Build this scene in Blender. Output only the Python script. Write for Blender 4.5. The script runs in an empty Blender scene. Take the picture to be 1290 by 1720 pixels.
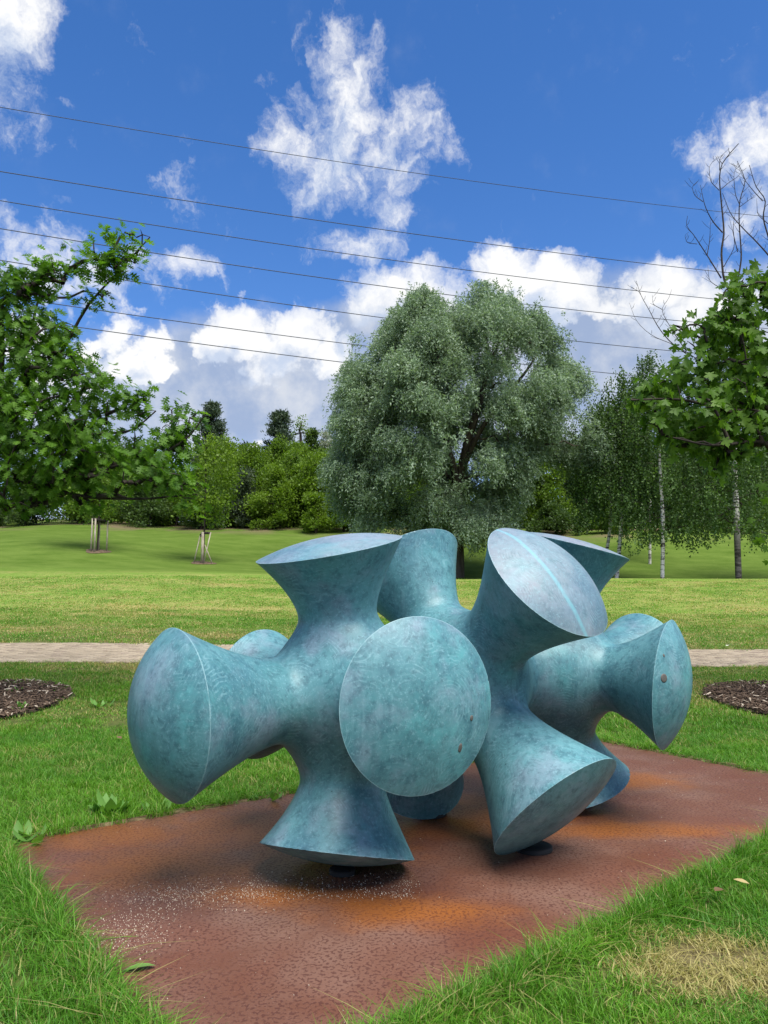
import bpy, math, random
import numpy as np
from math import radians, sin, cos, pi, atan2, degrees

S = bpy.context.scene
COL = S.collection
rng = np.random.default_rng(7)

# ------------------------------------------------------------------ camera
PITCH = radians(6.2726); FPX = 1292.0; CAMZ = 1.45
cam = bpy.data.cameras.new('camera'); camo = bpy.data.objects.new('camera', cam); COL.objects.link(camo)
camo.location = (0, 0, CAMZ); camo.rotation_euler = (pi/2 + PITCH, 0, 0)
cam.sensor_fit = 'VERTICAL'; cam.sensor_height = 36.0; cam.lens = 36.0*FPX/1720.0
cam.clip_start = 0.05; cam.clip_end = 6000
S.camera = camo
S.cycles.max_bounces = 6; S.cycles.diffuse_bounces = 3; S.cycles.glossy_bounces = 2; S.cycles.transmission_bounces = 3

# ------------------------------------------------------------------ exposure, sun, sky
S.view_settings.view_transform = 'Standard'; S.view_settings.look = 'None'
S.view_settings.gamma = 1; S.view_settings.use_curve_mapping = False
S.view_settings.exposure = 1.6
SUN_EL, SUN_AZ = radians(63), radians(148)      # azimuth from +Y clockwise: high, behind the camera and to its right
SKY_STRENGTH = 0.064
CLOUD_LIGHT = 0.345
sl = bpy.data.lights.new('sun', 'SUN'); so = bpy.data.objects.new('sun', sl); COL.objects.link(so)
sl.energy = 2.5; sl.angle = radians(42); sl.color = (1.0, .96, .89)
so.rotation_euler = (pi/2 - SUN_EL, 0, pi - SUN_AZ); so.location = (10, -20, 60)

class NT:
    """small helper round a node tree"""
    def __init__(s, nt): s.nt = nt; s.L = nt.links
    def n(s, typ, props=None, **inp):
        nd = s.nt.nodes.new(typ)
        for k, v in (props or {}).items(): setattr(nd, k, v)
        for k, v in inp.items():
            key = int(k[1:]) if k[0] == '_' and k[1:].isdigit() else k.replace('__', ' ')
            s.set(nd.inputs[key], v)
        return nd
    def set(s, sock, v):
        if isinstance(v, bpy.types.NodeSocket): s.L.new(v, sock)
        elif isinstance(v, bpy.types.Node): s.L.new(v.outputs[0], sock)
        else:
            if sock.type == 'RGBA' and len(v) == 3: v = (*v, 1)
            sock.default_value = v
    def m(s, op, a, b=0.0, c=0.0, clamp=False):
        nd = s.n('ShaderNodeMath', {'operation': op, 'use_clamp': clamp}, _0=a, _1=b, _2=c); return nd.outputs[0]
    def vm(s, op, a, b=(0, 0, 0), out=0):
        nd = s.n('ShaderNodeVectorMath', {'operation': op}, _0=a, _1=b); return nd.outputs[out]
    def ss(s, x, a, b, lo=0.0, hi=1.0):
        nd = s.n('ShaderNodeMapRange', {'interpolation_type': 'SMOOTHSTEP'}, Value=x)
        nd.inputs[1].default_value = a; nd.inputs[2].default_value = b; nd.inputs[3].default_value = lo; nd.inputs[4].default_value = hi
        return nd.outputs[0]
    def mix(s, f, a, b, blend='MIX'):
        nd = s.n('ShaderNodeMix', {'data_type': 'RGBA', 'blend_type': blend}); 
        s.set(nd.inputs[0], f); s.set(nd.inputs[6], a); s.set(nd.inputs[7], b); return nd.outputs[2]
    def noise(s, vec, scale, detail=3, rough=.55, dist=0.0, dim='3D', out=0):
        nd = s.n('ShaderNodeTexNoise', {'noise_dimensions': dim}); 
        if vec is not None: s.set(nd.inputs['Vector'], vec)
        nd.inputs['Scale'].default_value = scale; nd.inputs['Detail'].default_value = detail
        nd.inputs['Roughness'].default_value = rough; nd.inputs['Distortion'].default_value = dist
        return nd.outputs[out]
    def xyz(s, v):
        nd = s.n('ShaderNodeSeparateXYZ', _0=v); return nd.outputs
    def comb(s, x, y, z): return s.n('ShaderNodeCombineXYZ', _0=x, _1=y, _2=z).outputs[0]

def ray(px, row):
    """direction of a pixel of the 1290 x 1720 photograph"""
    a, b = (px-645)/FPX, (860-row)/FPX
    return np.array([a, cos(PITCH) - b*sin(PITCH), sin(PITCH) + b*cos(PITCH)])
def at(px, row, y):
    d = ray(px, row); return np.array([0, 0, CAMZ]) + d*(y/d[1])

world = bpy.data.worlds.new('World'); S.world = world; world.use_nodes = True
wt = world.node_tree; wt.nodes.clear(); W = NT(wt)

# cloud density as a node group over (azimuth, elevation) in units of ten degrees
def cloud_blobs():
    B = []   # px, row, half width, half height, weight
    def c(*a): B.append(a)
    c(5, 25, 56, 62, 1.2); c(-90, 80, 100, 70, 1.1); c(55, 85, 28, 26, .8); c(110, 185, 16, 10, .5); c(450, 130, 26, 12, .5)                      # top left corner
    c(30, 220, 62, 26, .66)
    c(566, 88, 26, 52, .86); c(592, 165, 46, 75, .98); c(512, 250, 70, 55, .90); c(602, 275, 95, 52, 1.02); c(700, 212, 42, 46, .88)
    c(520, 325, 34, 36, .82); c(752, 245, 24, 28, .62); c(650, 300, 60, 26, .78); c(510, 70, 14, 24, .55)
    c(600, 408, 78, 24, .86); c(668, 374, 40, 18, .8); c(540, 420, 40, 16, .7)
    c(305, 345, 55, 30, .62); c(300, 455, 74, 30, .80); c(245, 480, 50, 30, .72); c(60, 405, 90, 34, .66)
    c(60, 480, 130, 50, .95); c(10, 560, 160, 70, 1.05)
    c(215, 588, 58, 40, 1.35); c(250, 612, 46, 28, 1.2); c(175, 640, 90, 30, .95)
    c(385, 562, 52, 42, 1.4); c(440, 590, 110, 40, 1.3); c(505, 556, 36, 40, 1.35); c(545, 590, 50, 34, 1.2)
    c(690, 492, 80, 34, 1.35); c(625, 520, 44, 34, 1.2); c(850, 452, 48, 32, 1.5); c(915, 462, 40, 26, 1.4); c(965, 482, 40, 34, 1.4); c(900, 505, 90, 34, 1.35)
    c(1110, 485, 50, 28, 1.3); c(1060, 510, 60, 30, 1.05); c(1180, 520, 90, 46, 1.1)
    c(1262, 240, 76, 46, 1.0); c(1205, 262, 44, 22, .7); c(1310, 330, 70, 50, .85)
    c(405, 752, 34, 20, 1.1)
    return B
def veil_blobs():
    return [(430, 660, 190, 80, 1.2), (330, 700, 150, 60, 1.0), (1060, 600, 190, 80, 1.25), (690, 550, 120, 48, 1.1), (890, 555, 140, 46, 1.1), (620, 745, 340, 55, .9), (150, 690, 150, 70, 1.0), (1260, 600, 130, 80, 1.1), (900, 700, 400, 80, .9)]
def blob_field(G, P, blobs, grow_=1.15):
    tot = None
    for b in blobs:
        d = ray(b[0], b[1]); az = degrees(atan2(d[0], d[1]))/10; el = degrees(math.asin(d[2]/np.linalg.norm(d)))/10
        k = degrees(1/FPX)/10 * cos(radians(el*10))**.3
        rx, ry = b[2]*k*grow_*1.3, b[3]*k*grow_*1.3
        q = G.n('ShaderNodeVectorMath', {'operation': 'MULTIPLY_ADD'}, _0=P, _1=(1/rx, 1/ry, 0), _2=(-az/rx, -el/ry, 0)).outputs[0]
        l2 = G.vm('DOT_PRODUCT', q, q, out=1)
        v = G.m('MAXIMUM', G.m('MULTIPLY_ADD', l2, -.62*b[4], b[4]), 0)
        tot = v if tot is None else G.n('ShaderNodeMath', {'operation': 'SMOOTH_MAX'}, _0=tot, _1=v, _2=.18).outputs[0]
    return tot
gp = bpy.data.node_groups.new('cloud_density', 'ShaderNodeTree')
gp.interface.new_socket('P', in_out='INPUT', socket_type='NodeSocketVector')
gp.interface.new_socket('D', in_out='OUTPUT', socket_type='NodeSocketFloat')
G = NT(gp); gi = gp.nodes.new('NodeGroupInput'); go = gp.nodes.new('NodeGroupOutput')
P0 = gi.outputs[0]
xs = G.xyz(P0)
wn = G.noise(P0, 2.2, 5, .62, out=1)
wob = G.vm('SCALE', G.vm('SUBTRACT', wn, (.5, .5, .5))); wob.node.inputs['Scale'].default_value = .50
PW = G.vm('ADD', P0, wob)
tot = blob_field(G, PW, cloud_blobs())
# the rest of the sky: scattered fair weather clouds of the same kind
away = G.ss(G.m('ABSOLUTE', xs[0]), 2.9, 4.2)
high = G.ss(xs[1], 4.6, 5.6)
rest = G.m('MAXIMUM', away, high)
cover = G.m('MULTIPLY', G.ss(G.noise(P0, .42, 2, .5), .41, .60), 1.25)
tot = G.m('ADD', G.m('MULTIPLY', tot, G.m('SUBTRACT', 1, rest)), G.m('MULTIPLY', cover, rest))
lowc = G.ss(xs[1], 2.6, 1.6)                                   # heaped clouds low down, torn wisps above
fb = G.noise(PW, 2.8, 6, .62)
vb = G.n('ShaderNodeTexVoronoi', {'feature': 'F1'}, Vector=PW); vb.inputs['Scale'].default_value = 5.5; vb.inputs['Detail'].default_value = 1.0; vb.inputs['Roughness'].default_value = .5
puff = G.m('SUBTRACT', .42, vb.outputs['Distance'])
fb2 = G.noise(G.vm('MULTIPLY', PW, (1.0, .8, 1)), 8.5, 4, .66)
tear = G.m('ADD', G.m('MULTIPLY', G.m('SUBTRACT', fb, .5), 1.75), G.m('MULTIPLY', G.m('SUBTRACT', fb2, .5), .75))
heap = G.m('ADD', G.m('MULTIPLY', puff, .85), G.m('ADD', G.m('MULTIPLY', G.m('SUBTRACT', fb, .5), .9), G.m('MULTIPLY', G.m('SUBTRACT', fb2, .5), .25)))
amp = G.m('ADD', G.m('MULTIPLY', tear, G.m('SUBTRACT', 1, lowc)), G.m('MULTIPLY', heap, lowc))
dn = G.m('ADD', tot, amp)
G.L.new(G.m('SUBTRACT', dn, .45), go.inputs[0])

tc = W.n('ShaderNodeTexCoord'); D = W.vm('NORMALIZE', tc.outputs['Generated']); dx = W.xyz(D)
azn = W.m('MULTIPLY', W.m('ARCTAN2', dx[0], dx[1]), 180/pi/10); eln = W.m('MULTIPLY', W.m('ARCSINE', dx[2]), 180/pi/10)
AE = W.comb(azn, eln, 0)
g1 = W.n('ShaderNodeGroup', {'node_tree': gp}, _0=AE).outputs[0]
g2 = W.n('ShaderNodeGroup', {'node_tree': gp}, _0=W.vm('ADD', AE, (.12, .26, 0))).outputs[0]
low_ = W.ss(eln, 2.6, 1.6)
a_hi = W.ss(g1, -.08, .85); a_lo = W.ss(g1, -.04, .36)
alpha = W.m('ADD', W.m('MULTIPLY', a_hi, W.m('SUBTRACT', 1, low_)), W.m('MULTIPLY', a_lo, low_))
alpha = W.m('MULTIPLY', alpha, W.ss(eln, -.3, .4))
lit = W.ss(W.m('SUBTRACT', g2, W.m('MULTIPLY', g1, .30)), .70, -.15)
sky = W.n('ShaderNodeTexSky', {'sky_type': 'NISHITA', 'sun_disc': False, 'sun_elevation': SUN_EL, 'sun_rotation': SUN_AZ,
          'altitude': 300, 'air_density': 1.0, 'dust_density': .3, 'ozone_density': 3.5})
skyc = W.n('ShaderNodeHueSaturation', Saturation=1.27, Value=1.0, Color=sky.outputs[0]).outputs[0]
skyc = W.mix(1.0, skyc, (1.0, .87, .98), 'MULTIPLY')
bg1 = W.n('ShaderNodeBackground', Color=skyc, Strength=SKY_STRENGTH)
# flat grey blue bases and haze low over the horizon
vw = W.vm('SCALE', W.vm('SUBTRACT', W.noise(AE, 1.3, 5, .6, out=1), (.5, .5, .5))); vw.node.inputs['Scale'].default_value = .6
veil = W.m('ADD', blob_field(W, W.vm('ADD', AE, vw), veil_blobs(), 1.25), W.m('MULTIPLY', W.m('SUBTRACT', W.noise(AE, 2.1, 6, .6), .5), .8))
veil = W.m('MAXIMUM', veil, W.m('MULTIPLY', W.ss(eln, 1.2, .2), W.ss(W.noise(AE, .5, 3), .30, .60)))
va = W.m('MULTIPLY', W.ss(veil, .12, 1.0), .92); va = W.m('MULTIPLY', va, W.ss(eln, -.3, .4))
vcol = W.mix(W.ss(W.noise(AE, 1.7, 6, .6), .38, .70), (.46, .57, .80), (.92, .95, 1.0))
bgv = W.n('ShaderNodeBackground', Color=vcol, Strength=CLOUD_LIGHT*.80)
m1 = W.n('ShaderNodeMixShader', _0=va, _1=bg1, _2=bgv)
ccol = W.mix(lit, (.58, .67, .84), (1.0, 1.0, 1.0))
bg2 = W.n('ShaderNodeBackground', Color=ccol, Strength=CLOUD_LIGHT)
mx = W.n('ShaderNodeMixShader', _0=alpha, _1=m1, _2=bg2)
W.n('ShaderNodeOutputWorld', Surface=mx)
world.cycles.sampling_method = 'MANUAL'; world.cycles.sample_map_resolution = 512

# ------------------------------------------------------------------ helpers
def tag(o, label=None, cat=None, group=None, kind=None):
    if label: o['label'] = label
    if cat: o['category'] = cat
    if group: o['group'] = group
    if kind: o['kind'] = kind
    return o
def empty(name, loc, label, cat, group=None):
    o = bpy.data.objects.new(name, None); COL.objects.link(o); o.location = loc; o.empty_display_size = .3
    return tag(o, label, cat, group)
def link(name, me, parent=None):
    o = bpy.data.objects.new(name, me); COL.objects.link(o)
    if name in ('limbs', 'dead_twigs'): o['kind'] = 'stuff'       # twigs past counting
    if parent is not None:
        o.parent = parent; o.matrix_parent_inverse = parent_inv(parent)
    return o
def parent_inv(p):
    from mathutils import Matrix
    M = Matrix.Identity(4); q = p
    if q.parent is None: return Matrix.Translation(q.location).inverted()
    # second level: parents carry world coordinates in their mesh, so the chain is already the identity
    return Matrix.Identity(4)
def mesh(name, V, F, mat=None, smooth=False, attrs=None):
    """V (n,3), F (m,k) array or list of such arrays with equal k each"""
    me = bpy.data.meshes.new(name); V = np.asarray(V, np.float32)
    Fs = F if isinstance(F, list) else [F]
    Fs = [np.asarray(f, np.int32) for f in Fs if len(f)]
    me.vertices.add(len(V)); me.vertices.foreach_set('co', V.ravel())
    nl = sum(f.size for f in Fs); npoly = sum(len(f) for f in Fs)
    me.loops.add(nl); me.polygons.add(npoly)
    me.loops.foreach_set('vertex_index', np.concatenate([f.ravel() for f in Fs]))
    st = np.cumsum(np.concatenate([[0]]+[np.full(len(f), f.shape[1]) for f in Fs]))[:-1].astype(np.int32)
    me.polygons.foreach_set('loop_start', st)
    if smooth: me.polygons.foreach_set('use_smooth', np.ones(npoly, bool))
    for k, v in (attrs or {}).items():
        a = me.attributes.new(k, 'FLOAT', 'POINT'); a.data.foreach_set('value', np.asarray(v, np.float32))
    me.update(calc_edges=True)
    if mat: me.materials.append(mat)
    return me
def newmat(name):
    m = bpy.data.materials.new(name); m.use_nodes = True; m.node_tree.nodes.clear(); return m, NT(m.node_tree)
def out(T, sh, disp=None):
    o = T.n('ShaderNodeOutputMaterial', Surface=sh)
def pbsdf(T, col, rough=.6, spec=.3, normal=None, **kw):
    nd = T.n('ShaderNodeBsdfPrincipled'); T.set(nd.inputs['Base Color'], col); T.set(nd.inputs['Roughness'], rough)
    T.set(nd.inputs['Specular IOR Level'], spec)
    if normal is not None: T.set(nd.inputs['Normal'], normal)
    for k, v in kw.items(): T.set(nd.inputs[k.replace('_', ' ')], v)
    return nd.outputs[0]
def bump(T, h, strength=.3, dist=.02):
    return T.n('ShaderNodeBump', Height=h, Strength=strength, Distance=dist).outputs[0]
def objpos(T): return T.n('ShaderNodeTexCoord').outputs['Object']
def wpos(T): return T.n('ShaderNodeNewGeometry').outputs['Position']
def attr(T, nm): return T.n('ShaderNodeAttribute', {'attribute_name': nm}).outputs['Fac']

def leaf_mat(name, ca, cb, trans=.3, obj_rand=False, rough=.5, spec=.25, cc=None, tcol=(1.25, 1.35, .5)):
    m, T = newmat(name)
    t = T.n('ShaderNodeObjectInfo').outputs['Random'] if obj_rand else attr(T, 'tint')
    c = T.mix(t, ca, cb)
    n = T.noise(wpos(T), .35, 3); c = T.mix(T.ss(n, .35, .7), c, T.mix(.35, c, cc or cb))
    b = pbsdf(T, c, rough, spec)
    tr = T.n('ShaderNodeBsdfTranslucent', Color=T.mix(1.0, c, tcol, 'MULTIPLY'))
    out(T, T.n('ShaderNodeMixShader', _0=trans, _1=b, _2=tr).outputs[0]); return m
def bark_mat(name, ca, cb, scale=6, stretch=.2):
    m, T = newmat(name); p = T.vm('MULTIPLY', wpos(T), (1, 1, stretch))
    n = T.noise(p, scale, 5, .65); c = T.mix(T.ss(n, .35, .65), ca, cb)
    out(T, pbsdf(T, c, .85, .15, bump(T, n, .6, .02))); return m

M_bark = bark_mat('dark_bark', (.020, .016, .013), (.055, .045, .036), 9)
M_willowbark = bark_mat('willow_bark', (.03, .025, .02), (.09, .075, .058), 3)
def birch_bark(old=False):
    m, T = newmat('birch_bark'); p = wpos(T)
    n = T.noise(T.vm('MULTIPLY', p, (1.2, 1.2, 5.5)), 1.5, 5, .7)
    c = T.mix(T.ss(n, .50, .58), (.58, .56, .52), (.035, .03, .028))
    n2 = T.noise(p, 1.1, 3); c = T.mix(T.ss(n2, .55, .75), c, (.10, .09, .08))
    if old: c = T.mix(T.ss(T.xyz(p)[2], 6.5, 3.8), c, T.mix(T.ss(n, .4, .6), (.03, .026, .022), (.15, .135, .12)))     # cracked old bark on the foot
    out(T, pbsdf(T, c, .75, .2, bump(T, n, .5, .02))); return m
M_birch = birch_bark(); M_birchold = birch_bark(True)

# ------------------------------------------------------------------ terrain
def pchip(xk, yk, x):
    xk = np.asarray(xk, float); yk = np.asarray(yk, float); h = np.diff(xk); d = np.diff(yk)/h
    m = np.zeros(len(xk)); m[0] = d[0]; m[-1] = d[-1]
    for i in range(1, len(xk)-1):
        if d[i-1]*d[i] > 0:
            w1, w2 = 2*h[i]+h[i-1], h[i]+2*h[i-1]; m[i] = (w1+w2)/(w1/d[i-1]+w2/d[i])
    x = np.clip(x, xk[0], xk[-1]); i = np.clip(np.searchsorted(xk, x)-1, 0, len(xk)-2); t = (x-xk[i])/h[i]
    return ((1+2*t)*(1-t)**2*yk[i] + t*(1-t)**2*h[i]*m[i] + t*t*(3-2*t)*yk[i+1] + t*t*(t-1)*h[i]*m[i+1])
def sstep(x, a, b): t = np.clip((x-a)/(b-a), 0, 1); return t*t*(3-2*t)
YL = [-300, 5.5, 8.3, 10, 12.7, 15.3, 25, 40, 42.5, 50, 58, 68, 90, 150, 400, 3000]
ZL = [0, 0, 0, .16, .39, .54, 1.15, 2.62, 2.86, 3.97, 5.75, 7.77, 10.2, 12.5, 15, 15]
YR = [-300, 5.5, 8.3, 10, 12.7, 15.3, 25, 38.5, 40.5, 45, 52, 68, 90, 150, 400, 3000]
ZR = [0, 0, 0, .13, .32, .41, .98, 2.24, 2.38, 2.30, 3.3, 7.35, 9.8, 12.3, 15, 15]
def ground(x, y):
    x = np.asarray(x, float); y = np.asarray(y, float)
    w = sstep(x/np.maximum(y, 6), -.42, .25)
    z = pchip(YL, ZL, y)*(1-w) + pchip(YR, ZR, y)*w
    a = np.clip((y-20)/40, 0, 1)
    z = z + a*(.10*np.sin(x*.21+y*.11) + .07*np.sin(x*.37-y*.23+1.3))
    # a soft mound at the left beyond the lawn
    z = z + .75*np.exp(-((x+25)/7)**2 - ((y-52)/6)**2)
    return z
def gz(x, y): return float(ground(x, y))

PLATE = np.array([(-2.27, 4.71), (-.46, 2.35), (3.60, 5.88), (2.17, 7.99)])
PATH_Y0, PATH_Y1 = 12.7, 15.3
RINGS = [(-5.1, 9.85, 1.08), (5.22, 10.05, 1.05)]
def in_plate(x, y, grow=0.0):
    c = PLATE.mean(0); inside = np.ones(np.shape(x), bool)
    for i in range(4):
        a, b = PLATE[i], PLATE[(i+1) % 4]; e = b-a; nrm = np.array([-e[1], e[0]])/np.linalg.norm(e)
        if nrm @ (c-a) < 0: nrm = -nrm
        inside &= ((x-a[0])*nrm[0] + (y-a[1])*nrm[1]) > -grow
    return inside

def lawn_colour(T, p):
    """green to straw coverage by world position; returns dryness 0..1 and a green variation 0..1"""
    X = T.xyz(p)
    far = T.ss(X[1], 5.5, 14)
    n1 = T.noise(T.vm('MULTIPLY', p, (.35, 1.0, 0)), .55, 4, .6)
    n2 = T.noise(p, 2.6, 3, .6)
    n3 = T.noise(T.vm('MULTIPLY', p, (.12, .55, 0)), .5, 3, .6)
    dry = T.m('MULTIPLY', T.ss(T.m('ADD', T.m('MULTIPLY', n1, .6), T.m('MULTIPLY', n2, .4)), .44, .66), T.m('MULTIPLY_ADD', far, .55, .22))
    # straw lawn around and beyond the path, fading out on the slope
    band = T.m('MULTIPLY', T.ss(X[1], 8.2, 11), T.ss(X[1], 46, 28))
    dry = T.m('ADD', dry, T.m('MULTIPLY', band, T.ss(n3, .32, .66, .06, .30)))
    # a worn tan patch in the near right corner
    q = T.vm('MULTIPLY', T.vm('SUBTRACT', p, (1.33, 3.22, 0)), (1/.52, 1/.34, 0))
    r = T.m('ADD', T.vm('LENGTH', q, out=1), T.m('MULTIPLY', T.m('SUBTRACT', T.noise(p, 5.5, 3), .5), 1.1))
    dry = T.m('MAXIMUM', dry, T.ss(r, 1.15, .45, 0, .95))
    return T.m('MINIMUM', dry, 1.0), n1
def lawn_ground_mat():
    m, T = newmat('lawn_ground'); p = wpos(T); X = T.xyz(p)
    dry, v = lawn_colour(T, p)
    near = T.ss(X[1], 26, 14)
    fine = T.noise(T.vm('MULTIPLY', p, (1, .6, 1)), 9, 5, .7)
    g = T.mix(T.ss(fine, .3, .7), (.085, .150, .020), (.150, .240, .040))
    d = T.mix(T.ss(fine, .3, .7), (.19, .175, .055), (.31, .275, .10))
    c = T.mix(dry, g, d)
    # the slope beyond the lawn is lusher green, tree shade put into its colour
    shaded_slope = T.ss(X[1], 39, 45)
    c = T.mix(shaded_slope, c, T.mix(T.ss(T.noise(T.vm('MULTIPLY', p, (.45, 1, 1)), .9, 7, .75), .25, .78), (.055, .098, .012), (.108, .158, .030)))
    # bare earth along the edge of the shrubs
    e = T.m('MULTIPLY', T.ss(X[1], 61, 66), T.ss(T.noise(p, .22, 3), .42, .6)); c = T.mix(e, c, (.13, .10, .06))
    soil = T.mix(T.ss(fine, .35, .7), (.030, .058, .010), (.075, .115, .022)); soil = T.mix(dry, soil, (.13, .105, .05))
    c = T.mix(near, c, soil)
    out(T, pbsdf(T, c, .95, .05, bump(T, fine, .5, .03))); return m
def build_ground():
    ys = np.concatenate([np.linspace(-40, 0, 9), np.arange(.5, 20, .5), np.arange(20, 80, 1.0), np.geomspace(80, 3000, 40)])
    us = np.concatenate([-np.geomspace(60, .02, 40)**1, [0], np.geomspace(.02, 60, 40)])
    us = np.concatenate([np.linspace(-8, -1.2, 12), np.linspace(-1.1, 1.1, 81), np.linspace(1.2, 8, 12)])
    V = []
    for y in ys:
        sc = max(abs(y), 14)*1.0
        x = us*sc; V.append(np.stack([x, np.full_like(x, y), ground(x, np.full_like(x, y))-.012], -1))
    V = np.concatenate(V); nx = len(us); i, j = np.meshgrid(np.arange(len(ys)-1), np.arange(nx-1), indexing='ij'); a = (i*nx+j).ravel()
    F = np.stack([a, a+1, a+nx+1, a+nx], -1)
    tag(link('lawn_ground', mesh('lawn_ground', V, F, lawn_ground_mat(), True)), kind='structure')
build_ground()

# ------------------------------------------------------------------ path of small pavers
def paver_mat(rand_obj):
    m, T = newmat('paver_stone'); p = wpos(T)
    t = T.n('ShaderNodeObjectInfo').outputs['Random'] if rand_obj else attr(T, 'tint')
    n = T.noise(p, 18, 4, .7)
    c = T.mix(t, (.175, .142, .10), (.32, .265, .19)); c = T.mix(T.ss(t, .90, .93), c, (.17, .13, .10))
    c = T.mix(T.ss(n, .3, .75, 0, .35), c, (.38, .31, .22))
    out(T, pbsdf(T, c, .85, .2, bump(T, n, .3, .004))); return m
def build_path():
    m, T = newmat('joint_sand'); n = T.noise(wpos(T), 30, 3); out(T, pbsdf(T, T.mix(n, (.06, .05, .035), (.16, .13, .09)), .95, .05))
    xs = np.arange(-40, 40.1, 1.0); V = []
    for x in xs:
        for y in np.linspace(PATH_Y0-.03, PATH_Y1+.03, 7): V.append((x, y, gz(x, y)-.004))
    a = (np.arange(len(xs)-1)[:, None]*7+np.arange(6)).ravel(); F = np.stack([a, a+7, a+8, a+1], -1)
    path = tag(link('path', mesh('path', V, F, m, True)), kind='structure')
    # one paver, 0.2 x 0.1 x 0.05, bevelled top edge
    lx, ly, b, h = .0965, .0455, .008, .012
    T4 = np.array([(-1, -1), (1, -1), (1, 1), (-1, 1)])
    pv = np.concatenate([np.c_[T4*(lx, ly), np.full(4, -.03)], np.c_[T4*(lx, ly), np.full(4, h-b*.6)], np.c_[T4*(lx-b, ly-b), np.full(4, h)]])
    pf = np.array([(8, 9, 10, 11)]+[(i, (i+1) % 4, 4+(i+1) % 4, 4+i) for i in range(4)]+[(4+i, 4+(i+1) % 4, 8+(i+1) % 4, 8+i) for i in range(4)])
    P = []
    ny = int((PATH_Y1-PATH_Y0)/.1)
    for r in range(ny):
        y = PATH_Y0+.05+r*.1
        for x in np.arange(-9.6, 9.6, .2): P.append((x+(.1 if r % 2 else 0), y))
    P = np.array(P); Z = ground(P[:, 0], P[:, 1])+rng.normal(0, .0022, len(P))
    vis = (np.abs(P[:, 0]) < .47*P[:, 1]) & ((P[:, 0] < -1.75) | (P[:, 0] > 5.0))
    rank = np.argsort(np.where(vis, P[:, 1]+rng.random(len(P))*.02, 99))[:300]
    pm = mesh('paver', pv, pf, paver_mat(True)); keep = np.ones(len(P), bool); keep[rank] = False
    for i in rank:
        o = link('paver', pm, path); o.matrix_parent_inverse.identity()
        o.location = (P[i, 0], P[i, 1], Z[i]); o.rotation_euler = (rng.normal(0, .012)+.03, rng.normal(0, .012), rng.normal(0, .01))
    Q = np.c_[P[keep], Z[keep]]; n = len(Q)
    V = (Q[:, None]+pv[None]).reshape(-1, 3); F = (np.arange(n)[:, None, None]*12+pf[None]).reshape(-1, 4)
    o = link('paver', mesh('paver_field', V, F, paver_mat(False), attrs={'tint': np.repeat(rng.random(n), 12)}), path); o.matrix_parent_inverse.identity(); o['kind'] = 'stuff'
build_path()

# ------------------------------------------------------------------ rust coloured steel plate
def plate_mat():
    m, T = newmat('rusted_steel'); p = wpos(T); X = T.xyz(p)
    big = T.noise(p, 1.1, 4, .6); mid = T.noise(p, 5, 4, .6)
    c = T.mix(T.ss(big, .35, .65), (.112, .046, .028), (.168, .092, .066))
    # orange run-off rust in soft patches
    def spot(x, y, rx, ry):
        q = T.vm('MULTIPLY', T.vm('SUBTRACT', p, (x, y, 0)), (1/rx, 1/ry, 0))
        return T.ss(T.m('ADD', T.vm('LENGTH', q, out=1), T.m('MULTIPLY', T.m('SUBTRACT', mid, .5), 1.2)), 1.25, .15)
    c = T.mix(T.ss(T.noise(p, .8, 3), .42, .62, 0, .70), c, (.122, .040, .021))
    o = None
    for s in [(-1.15, 4.35, .62, .5), (.12, 3.75, .55, .22), (.6, 5.3, 1.0, .6), (1.5, 5.0, 1.0, .2), (1.9, 6.3, .6, .35), (-.7, 5.1, 1.1, .6), (-.35, 4.6, .6, .5), (-.55, 3.95, .5, .2), (-1.6, 4.9, .5, .4)]:
        v = spot(*s); o = v if o is None else T.m('MAXIMUM', o, v)
    c = T.mix(T.m('MULTIPLY', o, .90), c, (.225, .075, .015))
    # dark elongated droplet pits
    pn = T.noise(T.n('ShaderNodeVectorMath', {'operation': 'MULTIPLY_ADD'}, _0=T.noise(p, 30, 2, out=1), _1=(.02, .02, 0), _2=p).outputs[0], 62, 1.5, .5)
    pit = T.m('MULTIPLY', T.ss(pn, .515, .60), T.ss(T.noise(p, 2.2, 4, .7), .30, .52, .25, 1.0))
    c = T.mix(T.m('MULTIPLY', pit, .66), c, T.mix(o, (.052, .015, .011), (.085, .022, .008)))
    fine = T.noise(p, 130, 3, .7); c = T.mix(T.ss(fine, .58, .72, 0, .3), c, (.30, .20, .16))
    edge = T.ss(T.noise(p, 3.3, 5, .7), .55, .75)
    rough = T.m('ADD', T.m('MULTIPLY', edge, .2), T.m('MULTIPLY_ADD', pit, .12, .46))
    hgt = T.m('ADD', T.m('MULTIPLY', pit, -1.0), T.m('MULTIPLY', fine, .4))
    out(T, pbsdf(T, c, rough, .30, bump(T, hgt, .35, .004))); return m
def build_plate():
    # slightly uneven outline, 4 cm thick, set flush into the lawn
    pts = []
    for i in range(4):
        a, b = PLATE[i], PLATE[(i+1) % 4]
        for t in np.arange(0, 1, .05): pts.append(a+(b-a)*t)
    pts = np.array(pts); c = pts.mean(0); n = len(pts)
    inner = c+(pts-c)*.996
    V = np.concatenate([np.c_[inner, np.zeros(n)], np.c_[pts, np.full(n, -.006)], np.c_[pts, np.full(n, -.045)]])
    i = np.arange(n); j = (i+1) % n
    F = np.concatenate([np.stack([i+n, j+n, j, i], -1), np.stack([i+2*n, j+2*n, j+n, i+n], -1)])
    o = link('base_plate', mesh('base_plate', V, [F, i[None, :]], plate_mat()))
    tag(o, 'large flat rust red steel plate lying in the grass under the blue sculpture', 'plate')
build_plate()
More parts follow.
